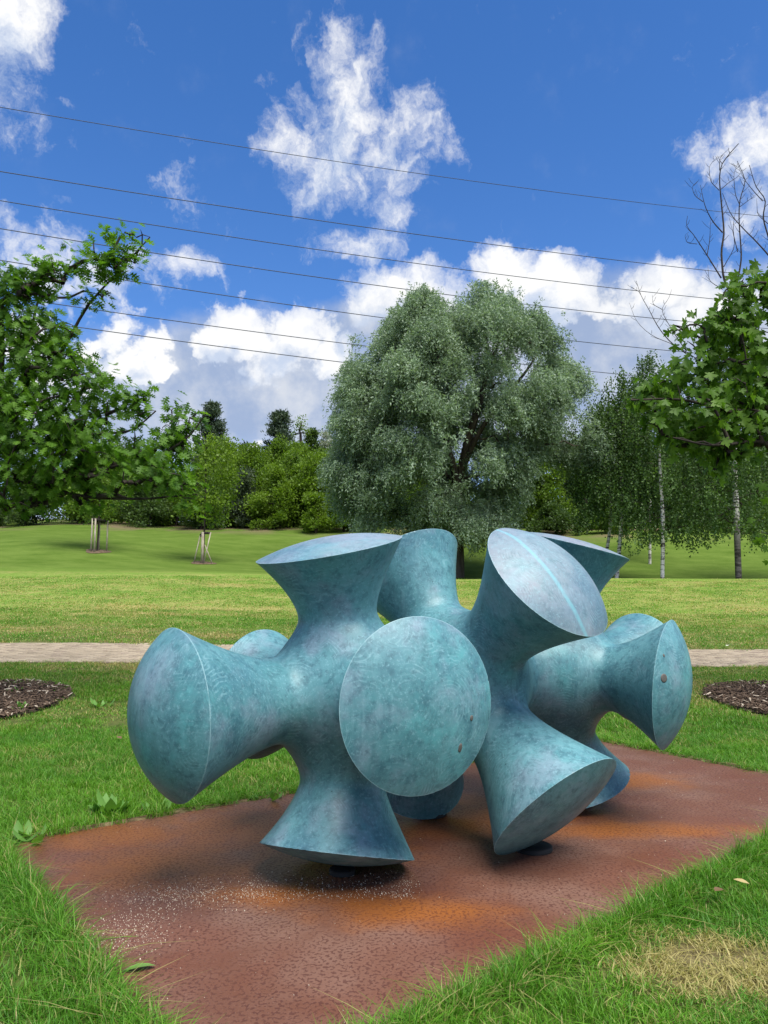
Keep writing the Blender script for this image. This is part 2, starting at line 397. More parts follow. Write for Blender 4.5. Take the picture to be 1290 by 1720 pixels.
def build_soil_edge():
    # bare earth and dead thatch along the two far edges of the plate
    m, T = newmat('edge_soil'); p = wpos(T); n = T.noise(p, 16, 5, .7); c = T.mix(T.ss(n, .35, .65), (.045, .030, .016), (.15, .115, .06)); c = T.mix(T.ss(T.noise(p, 5, 3), .5, .7), c, (.06, .075, .02))
    out(T, pbsdf(T, c, .95, .05, bump(T, n, .8, .02)))
    A, B, C_ = PLATE[0], PLATE[3], PLATE[2]; r = np.random.default_rng(9); V = []
    for P0_, P1_ in ((A, B), (B, C_)):
        e = P1_-P0_; L = np.linalg.norm(e); nr = np.array([e[1], -e[0]])/L; nr = nr if nr @ (P0_-PLATE.mean(0)) > 0 else -nr
        for t in np.linspace(0, 1, 90):
            q = P0_+e*t; w = .11+.035*sin(t*37)+r.normal(0, .018); V += [(*(q+nr*.0), -.010), (*(q+nr*w*.5), .006+r.random()*.008), (*(q+nr*w), -.006)]
    k = np.arange(len(V)//3-1); k = k[k != 89]*3
    F = np.concatenate([np.stack([k, k+3, k+4, k+1], -1), np.stack([k+1, k+4, k+5, k+2], -1)])
    tag(link('soil_edge', mesh('soil_edge', V, F, m, True)), kind='structure')
build_soil_edge()

# ------------------------------------------------------------------ the bronze: three hubs in a row, trumpet arms ending in shallow domes
HUB = {'A': (-.215, 4.37, .928), 'B': (.477, 4.909, .932), 'C': (1.169, 5.447, .935)}
CAPS = [  # hub, rim centre, axis, dome height
 ('A', (-1.008, 3.763, .891), (-.790, -.613, -.025), .190), ('A', (-.302, 4.251, 1.713), (-.165, -.163, .973), .066),
 ('A', (.163, 3.668, .948), (.469, -.883, .025), .108), ('A', (-.246, 4.202, .125), (-.104, -.275, -.956), .067),
 ('A', (-.789, 5.082, .828), (-.787, .617, -.023), .108), ('B', (.925, 4.349, 1.546), (.507, -.554, .661), .15),
 ('B', (.937, 4.328, .310), (.496, -.523, -.693), .075), ('B', (.138, 5.327, 1.651), (-.391, .453, .801), .108),
 ('B', (.172, 5.466, .297), (-.338, .622, -.707), .108), ('C', (1.814, 5.001, .894), (.840, -.536, -.084), .134),
 ('C', (1.926, 5.928, .913), (.840, .540, -.043), .108), ('C', (1.314, 5.408, 1.804), (.243, -.069, .968), .053),
 ('C', (1.338, 5.654, .139), (.269, .174, -.947), .09), ('C', (.63, 6.14, .93), (-.614, .789, 0), .10)]
RIM, NECK, TN, FLARE = .41, .215, .40, .775
def arms():
    A = []
    for hub, c, n, h in CAPS:
        h0 = np.array(HUB[hub]); c = np.array(c); n = np.array(n); n = n/np.linalg.norm(n)
        Sd = (RIM*RIM+h*h)/(2*h); A.append((h0, c, n, h, Sd, c+n*(h-Sd)))
    return A
ARMS = arms()
f32 = np.float32
def arm_terms(p, a):
    """trumpet and dome distances; the axis is bent from the hub to the rim so the mouth keeps its own tilt"""
    h0, c, n, h, Sd, o = a
    d0 = c-h0; L = np.linalg.norm(d0); d0 = d0/L
    q = p-h0.astype(f32)
    t = q@d0.astype(f32); s = np.clip(t/L, 0, 1.15)
    # axis curve: hermite from the hub along d0 to the rim centre along n
    bend = (n - d0*(n@d0)); bend = bend*L
    k = (s*s*(s-1)).astype(f32)                     # zero offset at both ends, slope 1 at s = 1
    off = k[..., None]*bend.astype(f32)
    r3 = q-t[..., None]*d0.astype(f32)-off
    # distance across a section that turns with the axis
    w = (3*s*s-2*s).astype(f32)[..., None]
    ax = d0.astype(f32)+w*(n-d0).astype(f32); ax = ax/np.linalg.norm(ax, axis=-1, keepdims=True)
    full = (q - (t[..., None]*d0.astype(f32)+off))
    along = (full*ax).sum(-1); rho = np.sqrt(np.maximum((full*full).sum(-1)-along*along, 1e-9))
    tt = t+along
    u = np.maximum(tt-TN, 0)
    a2 = (RIM*RIM-NECK*NECK)/(L-TN)**2
    rad = np.sqrt(NECK*NECK+a2*u*u)
    tr = (rho-rad)/np.sqrt(1+(a2*u/rad)**2)
    tr = np.where(tt < 0, np.sqrt(rho*rho+tt*tt)-NECK, tr)
    do = np.linalg.norm(p-o.astype(f32), axis=-1)-f32(Sd)
    return tr.astype(f32), do.astype(f32)
def field(p, want=False):
    p = np.asarray(p, f32)
    hubs = [np.array(v, f32) for v in HUB.values()]
    dh = np.min([np.linalg.norm(p-h, axis=-1) for h in hubs], axis=0)
    t = np.clip((dh-.45)/(.84-.45), 0, 1); K = (.27*(1-t*t*(3-2*t))+1e-4).astype(f32)
    f = None; per = []
    for a in ARMS:
        tr, do = arm_terms(p, a); g = np.maximum(tr, do); per.append((tr, do, g)) if want else None
        if f is None: f = g
        else:
            hh = np.clip(.5+.5*(g-f)/K, 0, 1); f = g*(1-hh)+f*hh-K*hh*(1-hh)
    for i, j in ((0, 1), (1, 2)):                   # necks between the hubs
        a, b = hubs[i], hubs[j]; ba = b-a; q = p-a; s = np.clip(q@ba/(ba@ba), 0, 1)
        g = np.linalg.norm(q-s[..., None]*ba, axis=-1)-f32(.225)
        hh = np.clip(.5+.5*(g-f)/K, 0, 1); f = g*(1-hh)+f*hh-K*hh*(1-hh)
    return (f, per) if want else f
def grad(p, e=2e-3):
    g = np.stack([field(p+np.eye(3, dtype=f32)[i]*f32(e))-field(p-np.eye(3, dtype=f32)[i]*f32(e)) for i in range(3)], -1)
    return g/np.maximum(np.linalg.norm(g, axis=-1, keepdims=True), 1e-9)
def dual_contour(step):
    lo = np.array([-1.52, 3.1, -.06]); hi = np.array([2.50, 6.66, 2.04])
    N = np.ceil((hi-lo)/step).astype(int)+1
    ax = [(lo[i]+step*np.arange(N[i])).astype(f32) for i in range(3)]
    # coarse pass first: only blocks of cells near the surface are sampled finely
    Bk = 6; nb = -(-N//Bk)
    bc = np.stack(np.meshgrid(*[lo[i]+step*(np.arange(nb[i])*Bk+(Bk-1)/2) for i in range(3)], indexing='ij'), -1).astype(f32)
    fb = field(bc); rad = step*(Bk+1)*.87*1.6+.03
    Fv = np.repeat(np.repeat(np.repeat(fb, Bk, 0), Bk, 1), Bk, 2)
    act = np.argwhere(np.abs(fb) < rad); loc = np.stack(np.meshgrid(*[np.arange(Bk)]*3, indexing='ij'), -1).reshape(-1, 3)
    for k in range(0, len(act), 6000):
        idx = (act[k:k+6000, None]*Bk+loc[None]).reshape(-1, 3)
        Fv[tuple(idx.T)] = field((lo+idx*step).astype(f32))
    Fv = Fv[:N[0], :N[1], :N[2]]
    ins = Fv < 0
    acc = {}; PTS = []; NRM = []; CELLS = []; QUADS = []
    Nc = N-1
    cid = lambda i, j, k: (i*Nc[1]+j)*Nc[2]+k
    for d in range(3):
        sl0 = [slice(None)]*3; sl1 = [slice(None)]*3; sl0[d] = slice(0, -1); sl1[d] = slice(1, None)
        ch = ins[tuple(sl0)] != ins[tuple(sl1)]
        e1, e2 = (d+1) % 3, (d+2) % 3
        for e in (e1, e2):                            # skip border edges
            s = [slice(None)]*3; s[e] = 0; ch[tuple(s)] = False; s[e] = -1; ch[tuple(s)] = False
        I = np.argwhere(ch); J = I.copy(); J[:, d] += 1
        f0 = Fv[tuple(I.T)]; f1 = Fv[tuple(J.T)]
        p0 = (lo+I*step); p1 = (lo+J*step); ta = np.zeros(len(I)); tb = np.ones(len(I)); fa, fb = f0.copy(), f1.copy()
        for _ in range(6):                            # regula falsi / bisection mix
            t = np.clip(ta+(tb-ta)*(fa/(fa-fb)), ta+.05*(tb-ta), tb-.05*(tb-ta)); fm = field(p0+(p1-p0)*t[:, None])
            same = (fm < 0) == (fa < 0)
            ta = np.where(same, t, ta); fa = np.where(same, fm, fa); tb = np.where(same, tb, t); fb = np.where(same, fb, fm)
        t = ta+(tb-ta)*(fa/(fa-fb)); P = p0+(p1-p0)*t[:, None]
        PTS.append(P); NRM.append(grad(P, 5e-4))
        c = []
        for (o1, o2) in ((-1, -1), (0, -1), (0, 0), (-1, 0)):
            K = I.copy(); K[:, e1] += o1; K[:, e2] += o2; c.append(cid(K[:, 0], K[:, 1], K[:, 2]))
        c = np.stack(c, -1); CELLS.append(c)
        fl = ~ins[tuple(I.T)]
        q = c.copy(); q[fl] = q[fl][:, ::-1]; QUADS.append(q)
    P = np.concatenate(PTS); Nn = np.concatenate(NRM); C = np.concatenate(CELLS); Q = np.concatenate(QUADS)
    uc, inv = np.unique(C.ravel(), return_inverse=True); m = len(uc)
    P4 = np.repeat(P, 4, 0); N4 = np.repeat(Nn, 4, 0)
    cnt = np.bincount(inv, minlength=m).astype(float)
    mass = np.stack([np.bincount(inv, P4[:, i], m) for i in range(3)], -1)/cnt[:, None]
    dl = ((P4-mass[inv])*N4).sum(-1)
    A = np.zeros((m, 3, 3)); b = np.zeros((m, 3))
    for i in range(3):
        b[:, i] = np.bincount(inv, N4[:, i]*dl, m)
        for j in range(3): A[:, i, j] = np.bincount(inv, N4[:, i]*N4[:, j], m)
    A += np.eye(3)*.02*cnt[:, None, None]
    x = np.linalg.solve(A, b[..., None])[..., 0]
    ck = uc % Nc[2]; cj = (uc//Nc[2]) % Nc[1]; ci = uc//(Nc[2]*Nc[1])
    cl = lo+np.stack([ci, cj, ck], -1)*step
    V = np.clip(mass+x, cl-.1*step, cl+1.1*step)
    F = inv.reshape(-1, 4)
    F = F[:len(C)]
    # use the oriented quads
    look = np.searchsorted(uc, Q); return V, look
def bronze_mat(name, cap):
    m, T = newmat(name); p = wpos(T)
    big = T.noise(p, 1.7, 4, .6); mid = T.noise(p, 6, 5, .65); fine = T.noise(p, 60, 4, .75); mott = T.noise(p, 24, 4, .7)
    c = T.mix(T.ss(big, .32, .68), (.056, .172, .194), (.102, .254, .282))
    if cap in ('top', 'streak'): c = T.mix(T.ss(big, .25, .7, .85, .5), c, (.245, .232, .275))  # sky's pale sheen put into the lavender patina of up-facing end faces
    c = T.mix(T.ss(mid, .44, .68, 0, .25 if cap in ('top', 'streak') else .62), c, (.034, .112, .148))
    c = T.mix(T.ss(T.noise(T.vm('ADD', p, (4, 9, 2)), 1.3, 5, .6), .50, .72, 0, .75), c, (.045, .120, .175))
    c = T.mix(T.ss(T.noise(p, 3.1, 4, .6), .50, .70, 0, .62), c, (.190, .250, .310))        # grey lavender bloom
    c = T.mix(T.ss(T.noise(T.vm('ADD', p, (7, 3, 1)), 2.4, 4, .65), .54, .70, 0, .55 if cap == 'cap' else .3), c, (.085, .320, .335))   # turquoise
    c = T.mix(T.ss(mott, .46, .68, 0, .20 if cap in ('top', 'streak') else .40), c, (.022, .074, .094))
    c = T.mix(T.ss(fine, .50, .72, 0, .40), c, (.24, .43, .48))
    # brushed swirls: arcs round scattered centres, broken up by noise
    warp = T.n('ShaderNodeVectorMath', {'operation': 'MULTIPLY_ADD'}, _0=T.noise(p, 4, 3, out=1), _1=(.09, .09, .09), _2=p).outputs[0]
    vo = T.n('ShaderNodeTexVoronoi', {'feature': 'F1'}, Vector=warp); vo.inputs['Scale'].default_value = 2.3
    ring = T.m('SINE', T.m('MULTIPLY', T.m('ADD', vo.outputs['Distance'], T.m('MULTIPLY', mid, .03)), 165))
    brk = T.ss(T.noise(warp, 11, 4, .7), .44, .68); brk = T.m('MULTIPLY', brk, T.ss(T.noise(p, 2.3, 3), .38, .60))
    st = T.m('MULTIPLY', T.ss(ring, .15, .95), brk)
    c = T.mix(T.m('MULTIPLY', st, .30 if cap else .34), c, (.26, .46, .50))
    vo2 = T.n('ShaderNodeTexVoronoi', {'feature': 'F1'}, Vector=T.vm('ADD', warp, (3.3, 1.7, .4))); vo2.inputs['Scale'].default_value = 2.9
    ring2 = T.m('SINE', T.m('MULTIPLY', vo2.outputs['Distance'], 150)); brk2 = T.ss(T.noise(T.vm('ADD', warp, (2, 8, 5)), 12, 3), .52, .66)
    c = T.mix(T.m('MULTIPLY', T.m('MULTIPLY', T.ss(ring2, .2, .95), brk2), .28), c, (.030, .088, .112))
    drip = T.ss(T.noise(T.vm('MULTIPLY', p, (13, 13, .8)), 1.0, 4, .65), .50, .70); c = T.mix(T.m('MULTIPLY', drip, T.ss(T.noise(p, 2.0, 3), .40, .62, 0, .42)), c, (.185, .330, .370))
    drk = T.ss(T.noise(T.vm('MULTIPLY', T.vm('ADD', p, (5, 1, 3)), (17, 17, 1.1)), 1.0, 4, .65), .54, .72); c = T.mix(T.m('MULTIPLY', drk, .24), c, (.024, .085, .105))
    # bright worn rims
    c = T.mix(T.m('MULTIPLY', T.ss(attr(T, 'rim'), .75, 1.0), T.ss(mott, .25, .6, .1, .5)), c, (.34, .52, .55))
    # dark pin holes
    vp = T.n('ShaderNodeTexVoronoi', {'feature': 'F1'}, Vector=p); vp.inputs['Scale'].default_value = 9; 
    c = T.mix(T.m('MULTIPLY', T.ss(vp.outputs['Distance'], .045, .02), .8), c, (.012, .05, .055))
    if cap == 'streak':
        # one bright run-off stain across the face
        a, b = np.array([.775, 4.254, 1.768]), np.array([1.067, 4.113, 1.253]); e = b-a; n = np.array([.507, -.554, .661]); w = np.cross(e, n); w /= np.linalg.norm(w)
        d = T.vm('DOT_PRODUCT', T.vm('SUBTRACT', p, tuple(a)), tuple(w), out=1)
        s = T.vm('DOT_PRODUCT', T.vm('SUBTRACT', p, tuple(a)), tuple(e/(e@e)), out=1)
        curve = T.m('MULTIPLY', T.m('MULTIPLY', s, T.m('SUBTRACT', 1, s)), -.22)
        d = T.m('ADD', d, T.m('ADD', curve, T.m('MULTIPLY', T.m('SUBTRACT', mid, .5), .02)))
        v = T.m('MULTIPLY', T.ss(T.m('ABSOLUTE', d), .020, .004), T.ss(mott, .2, .55, .35, 1))
        c = T.mix(T.m('MULTIPLY', v, .42), c, (.16, .47, .53))
    rough = T.m('MULTIPLY_ADD', mid, .22, .36)
    hgt = T.m('ADD', T.m('MULTIPLY', ring, T.m('MULTIPLY', brk, .12)), T.m('MULTIPLY', fine, .6))
    out(T, pbsdf(T, c, rough, .36, bump(T, hgt, .10, .004), Coat_Weight=.06, Coat_Roughness=.4)); return m
def build_sculpture():
    root = empty('bronze_sculpture', (.477, 4.909, 0), 'big blue green patinated bronze of trumpet arms on the rust red plate', 'sculpture')
    V, Q = dual_contour(.0165)
    fc = V[Q].mean(1)
    f, per = field(fc, True)
    cap_of = np.full(len(Q), -1)
    for i, (tr, do, g) in enumerate(per): cap_of[(do > tr) & (np.abs(g-f) < .012) & (np.linalg.norm(fc-np.array(CAPS[i][1]), axis=1) < RIM+.25)] = i
    mb = bronze_mat('bronze_patina', None); mc = bronze_mat('bronze_patina_face', 'cap'); ms = bronze_mat('bronze_patina_stained', 'streak'); mt = bronze_mat('bronze_patina_skylit', 'top')
    rd = np.full(len(V), 9.)
    for h0, c, n, h, Sd, o in ARMS:
        q = V-c; z = q@n; rr = np.linalg.norm(q-z[:, None]*n, axis=1); rd = np.minimum(rd, np.hypot(z, rr-RIM))
    rim = np.exp(-(rd/.012)**2)
    caps = {}
    for i in range(-1, len(CAPS)):
        fs = Q[cap_of == i]
        if not len(fs): continue
        u, inv = np.unique(fs.ravel(), return_inverse=True); fs2 = inv.reshape(-1, 4)
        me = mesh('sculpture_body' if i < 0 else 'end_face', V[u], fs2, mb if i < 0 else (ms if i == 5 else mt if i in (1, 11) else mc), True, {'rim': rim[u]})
        # smooth normals straight from the surface itself, sampled just inside each face so the rims stay crisp
        v = V[u][fs2]; cen = v.mean(1, keepdims=True); pt = (v*.72+cen*.28).reshape(-1, 3)
        if i < 0: nr = grad(pt, 2e-3)
        else:
            o = ARMS[i][5]; nr = pt-o; nr = nr/np.linalg.norm(nr, axis=1, keepdims=True)
        me.normals_split_custom_set([tuple(x) for x in nr.tolist()])
        caps[i] = link('body' if i < 0 else 'end_face', me, root)
    caps[5]['label'] = 'tilted end face with a bright turquoise run-off streak'
    # plugs set into two of the faces
    m, T = newmat('plug_bronze'); n = T.noise(wpos(T), 60, 3); out(T, pbsdf(T, T.mix(n, (.06, .055, .05), (.14, .125, .11)), .6, .3))
    def plug(face, p, n, rx, ry, name='plug'):
        p = np.array(p); n = np.array(n); a = np.cross((0, 0, 1), n); a /= np.linalg.norm(a); b = np.cross(n, a)
        t = np.linspace(0, 2*pi, 17)[:-1]; rg = np.cos(t)[:, None]*a*rx+np.sin(t)[:, None]*b*ry
        Vp = np.concatenate([p-n*.006+rg*1.05, p+n*.0016+rg, p+n*.003+rg*.75, [p+n*.003]]); k = np.arange(16); k2 = (k+1) % 16
        F4 = np.concatenate([np.stack([k, k2, k2+16, k+16], -1), np.stack([k+16, k2+16, k2+32, k+32], -1)])
        link(name, mesh(name, Vp, [F4, np.stack([k+32, k2+32, np.full(16, 48)], -1)], m, True), caps[face])
    plug(2, (.414, 3.723, .879), (.71, -.702, -.061), .011, .013)
    plug(2, (.356, 3.695, .747), (.64, -.736, -.219), .012, .022)
    plug(9, (1.678, 4.693, .964), (.482, -.876, .033), .026, .026)
    plug(9, (1.693, 4.722, 1.095), (.504, -.835, .222), .008, .010)
    # black rubber pads between the bronze and the plate
    m, T = newmat('black_rubber'); out(T, pbsdf(T, (.012, .012, .012), .7, .3))
    for (x, y, r) in ((.86, 4.62, .11), (.30, 5.34, .12), (-.22, 4.24, .07), (1.35, 5.62, .12)):
        t = np.linspace(0, 2*pi, 25)[:-1]; c = np.c_[np.cos(t), np.sin(t)]
        lv = [(r, .001), (r, .022), (r-.01, .028), (r*.3, .028)]
        Vp = np.concatenate([np.c_[c*a+(x, y), np.full(24, z)] for a, z in lv]); k = np.arange(24); k2 = (k+1) % 24
        link('mounting_pad', mesh('mounting_pad', Vp, [np.concatenate([np.stack([k+24*q, k2+24*q, k2+24*q+24, k+24*q+24], -1) for q in range(3)]), (k+72)[None]], m, False), root)
build_sculpture()

# ------------------------------------------------------------------ branches and leaves
def unit(v): v = np.asarray(v, float); return v/np.maximum(np.linalg.norm(v, axis=-1, keepdims=True), 1e-9)
def tube(P, R, k=6):
    P = np.asarray(P, float); R = np.asarray(R, float); n = len(P)
    T = unit(np.gradient(P, axis=0)); ref = np.array([.31, .22, .92]); A = np.cross(T, ref)
    bad = np.linalg.norm(A, axis=1) < .15; A[bad] = np.cross(T[bad], (1, 0, 0)); A = unit(A); B = np.cross(T, A)
    a = np.linspace(0, 2*pi, k+1)[:-1]
    V = P[:, None]+R[:, None, None]*(np.cos(a)[None, :, None]*A[:, None]+np.sin(a)[None, :, None]*B[:, None])
    i = (np.arange(n-1)[:, None]*k+np.arange(k)).ravel(); j = (np.arange(n-1)[:, None]*k+(np.arange(k)+1) % k).ravel()
    return V.reshape(-1, 3), np.stack([i, j, j+k, i+k], -1)
def merge(parts):
    V, F, o = [], [], 0
    for v, f in parts: V.append(v); F.append(f+o); o += len(v)
    return np.concatenate(V), np.concatenate(F)
def smooth_line(P, n):
    P = np.asarray(P, float); d = np.concatenate([[0], np.cumsum(np.linalg.norm(np.diff(P, axis=0), axis=1))])
    t = np.linspace(0, d[-1], n); return np.stack([pchip(d, P[:, i], t) for i in range(P.shape[1])], -1)
def grow(trunk, tips, r0, rt=.006, r=None, wander=.12, sub=4, lift=.5, expo=.5, k=6):
    """joins every tip to the nearest wood already grown; returns tube parts: first the trunk, then the limbs"""
    r = r or rng
    nodes = [np.array(p, float) for p in trunk]; par = [i-1 for i in range(len(nodes))]; nt = len(nodes)
    tips = np.asarray(tips, float); order = np.argsort(np.min(np.linalg.norm(tips[:, None]-np.array(trunk)[None], axis=2), axis=1))
    chains = []
    for ti in order:
        p = tips[ti]; N = np.array(nodes); d = N-p
        cost = np.linalg.norm(d, axis=1)+lift*np.maximum(d[:, 2], 0)
        a = int(np.argmin(cost)); q = nodes[a]; L = np.linalg.norm(p-q); ch = [a]
        ms = max(2, min(sub, int(L/.25)+1))
        for s in range(1, ms+1):
            t = s/ms; pt = q+(p-q)*t; 
            if s < ms: pt = pt+r.normal(0, wander*L*.3, 3)+np.array([0, 0, .12*L*sin(pi*t)])
            nodes.append(pt); par.append(ch[-1]); ch.append(len(nodes)-1)
        chains.append(ch)
    cnt = np.zeros(len(nodes)); 
    for ch in chains: cnt[ch[-1]] += 1
    for i in range(len(nodes)-1, 0, -1): cnt[par[i]] += cnt[i]
    R = np.maximum(rt, r0*(np.maximum(cnt, .3)/max(cnt[0], 1))**expo)
    N = np.array(nodes)
    Rt = np.maximum(R[:nt], r0*np.linspace(1, .25, nt)); 
    tr = tube(N[:nt], Rt, max(k, 8))
    limbs = []
    for ch in chains:
        rr = R[ch].copy(); rr[0] = min(rr[1]*1.15, R[ch[0]]); rr[-1] = rt*.6
        limbs.append(tube(N[ch], rr, 5 if rr[1] < .03 else k))
    return tr, merge(limbs)
def place(tmpl, P, X, Y, s, tint=None, sx=None):
    """copies of a leaf template (V, F) at P with side axis X, length axis Y"""
    tv, tf = tmpl; X = unit(X); Y = unit(Y); X = unit(X-Y*(X*Y).sum(-1, keepdims=True)); Z = np.cross(X, Y)
    s = np.broadcast_to(np.asarray(s, float), (len(P),)); sx = s if sx is None else sx
    V = P[:, None]+(tv[None, :, 0:1]*(X*np.reshape(sx, (-1, 1)))[:, None]+tv[None, :, 1:2]*(Y*s[:, None])[:, None]+tv[None, :, 2:3]*(Z*s[:, None])[:, None])
    F = (np.arange(len(P))[:, None, None]*len(tv)+tf[None]).reshape(-1, tf.shape[1])
    a = None if tint is None else {'tint': np.repeat(tint, len(tv))}
    return V.reshape(-1, 3), F, a
QUAD = (np.array([(0, 0, 0), (.5, .45, .08), (0, 1, -.05), (-.5, .45, .08)]), np.array([(0, 1, 2, 3)]))
def sphere_dirs(n, r): return unit(r.normal(size=(n, 3)))
def in_poly(P, poly):
    x, y = P[:, 0], P[:, 1]; c = np.zeros(len(P), bool); n = len(poly)
    for i in range(n):
        a, b = poly[i], poly[(i+1) % n]
        t = ((a[1] > y) != (b[1] > y)); xx = (b[0]-a[0])*(y-a[1])/(b[1]-a[1]+1e-12)+a[0]; c ^= t & (x < xx)
    return c
def edge_dist(P, poly):
    D = np.full(len(P), 1e9); n = len(poly)
    for i in range(n):
        a, b = poly[i], poly[(i+1) % n]; e = b-a; t = np.clip(((P-a)@e)/(e@e+1e-12), 0, 1); D = np.minimum(D, np.linalg.norm(P-a-t[:, None]*e, axis=1))
    return D
def crown_points(poly_px, y, n, r, thick=1.0, shell=.0, maxd=9., inset=0.):
    """points through the volume of a crown whose side view is the outline poly (photograph pixels at distance y)"""
    poly = np.array([at(px, row, y)[[0, 2]] for px, row in poly_px]); lo, hi = poly.min(0), poly.max(0); out_ = []
    while sum(map(len, out_)) < n:
        q = lo+(hi-lo)*r.random((n*3, 2)); q = q[in_poly(q, poly)]; d = edge_dist(q, poly); q = q[d > inset]; d = d[d > inset]
        half = thick*np.minimum(maxd, np.sqrt(d*(hi[0]-lo[0])*.5)); t = r.random(len(q))*2-1
        t = np.sign(t)*np.abs(t)**(1-shell*.6)
        out_.append(np.c_[q[:, 0], y+half*t, q[:, 1]])
    return np.concatenate(out_)[:n]

# ------------------------------------------------------------------ the great willow
def willow():
    r = np.random.default_rng(11); y = 48.0
    outline = [(598, 905), (580, 860), (556, 810), (548, 765), (568, 735), (556, 690), (572, 655), (570, 600), (600, 566), (632, 578), (640, 545), (668, 520), (690, 498), (722, 512), (742, 530), (762, 505), (790, 498), (812, 488), (845, 482), (872, 494), (880, 512), (910, 522), (918, 556), (948, 574), (950, 612), (985, 640), (985, 672), (1012, 700), (1018, 750), (1000, 800), (980, 815), (958, 785), (925, 765), (888, 778), (880, 810), (876, 860), (850, 905), (800, 925), (740, 905), (700, 930), (650, 915)]
    x0 = at(770, 900, y)[0]; base = np.array([x0, y, gz(x0, y)-.1])
    root = empty('willow_tree', base, 'huge rounded silver green willow standing behind the sculpture', 'tree')
    L0 = crown_points(outline, y, 190, r, .85, .6, 6.0, .30); lr = r.uniform(.4, 1.2, len(L0)); C = []; LT = []
    poly = np.array([at(px, row, y)[[0, 2]] for px, row in outline])
    for c, q in zip(L0, lr):
        m = int(11*q*q)+5; d = sphere_dirs(m*2, r); d[:, 2] = np.abs(d[:, 2])*1.0-.25; pts = c+unit(d)*q*r.uniform(.75, 1.08, (m*2, 1)); pts = pts[in_poly(pts[:, [0, 2]], poly) & (edge_dist(pts[:, [0, 2]], poly) > .22)][:m]; C.append(pts); LT.append(np.full(len(pts), r.normal(0, .13)))
    fill = crown_points(outline, y, 300, r, .95, .55, 6.5, .5); C.append(fill); LT.append(np.zeros(len(fill)))
    C = np.concatenate(C); LT = np.concatenate(LT)
    # a few dark gaps where the boughs show
    keep = np.ones(len(C), bool)
    for (px, row, rad) in ((785, 735, 1.15), (770, 790, .9), (835, 625, .9), (800, 690, .8), (745, 700, .5)):
        g = at(px, row, y); keep &= ~((np.hypot(C[:, 0]-g[0], C[:, 2]-g[2]) < rad) & (C[:, 1] < y+1.5))
    C = C[keep]; LT = LT[keep]
    P, X, Y, SZ, TT = [], [], [], [], []
    cen = base+np.array([0, 0, 8.5])
    for c, lt in zip(C, LT):
        o = unit(c-cen); ct = lt+r.normal(0, .12)
        for _ in range(13):
            st = c+r.normal(0, .30, 3); hd = unit(o*np.array([1, 1, .3])+r.normal(0, .55, 3)); L = r.uniform(.45, 1.6); m = int(L/.062)
            t = np.arange(m)/m; pos = st+hd*(t*L*.45)[:, None]*np.array([1, 1, .35])+np.array([0, 0, -1])*(L*.62*t**1.6)[:, None]+np.array([0, 0, .3])*np.sin(t*pi)[:, None]*.5
            P.append(pos+r.normal(0, .06, (m, 3))); d = hd*.6+np.array([0, 0, -1])*(.1+.75*t)[:, None]; Y.append(unit(d+r.normal(0, .75, (m, 3)))); X.append(r.normal(size=(m, 3)))
            SZ.append(r.uniform(.12, .24, m)); TT.append(np.clip(.45+ct+r.normal(0, .22, m), 0, 1))
    P = np.concatenate(P); Y = np.concatenate(Y); X = np.concatenate(X); s = np.concatenate(SZ); t = np.concatenate(TT)
    ok = P[:, 2] > ground(P[:, 0], P[:, 1])+.3
    V, F, a = place(QUAD, P[ok], X[ok], Y[ok], s[ok], t[ok], s[ok]*.36)
    ml = leaf_mat('willow_leaf', (.115, .180, .098), (.320, .425, .285), .36, cc=(.215, .300, .190), tcol=(1.1, 1.2, .7), rough=.45, spec=.35)
    link('crown', mesh('willow_crown', V, F, ml, attrs=a), root)
    # twin boughs in a V with the limbs growing from them
    p = lambda px, row, dy=0: at(px, row, y)+np.array([0, dy, 0])
    tr = smooth_line([base, p(768, 860), p(772, 800), p(784, 745, -.8), p(800, 690, -1.0), p(812, 640, -1.2), p(815, 560)], 22)
    tips = C[r.permutation(len(C))[:130]]
    t1, l1 = grow(tr, tips, .36, .016, r, .16, 5, .8, .5)
    b2 = tube(smooth_line([p(770, 850), p(760, 790, -.9), p(742, 730, -1.2), p(722, 660, -1.0), p(705, 590, .2)], 14), np.linspace(.26, .06, 14), 7)
    b3 = tube(smooth_line([p(776, 790), p(800, 735, -1.3), p(840, 680, -1.5), p(880, 630, -1.2), p(905, 590)], 14), np.linspace(.2, .05, 14), 7)
    link('trunk', mesh('willow_trunk', *t1, M_willowbark, True), root)
    link('branch', mesh('willow_bough', *b2, M_willowbark, True), root); link('branch', mesh('willow_bough', *b3, M_willowbark, True), root)
    link('limbs', mesh('willow_limbs', *l1, M_willowbark, True), root)
willow()

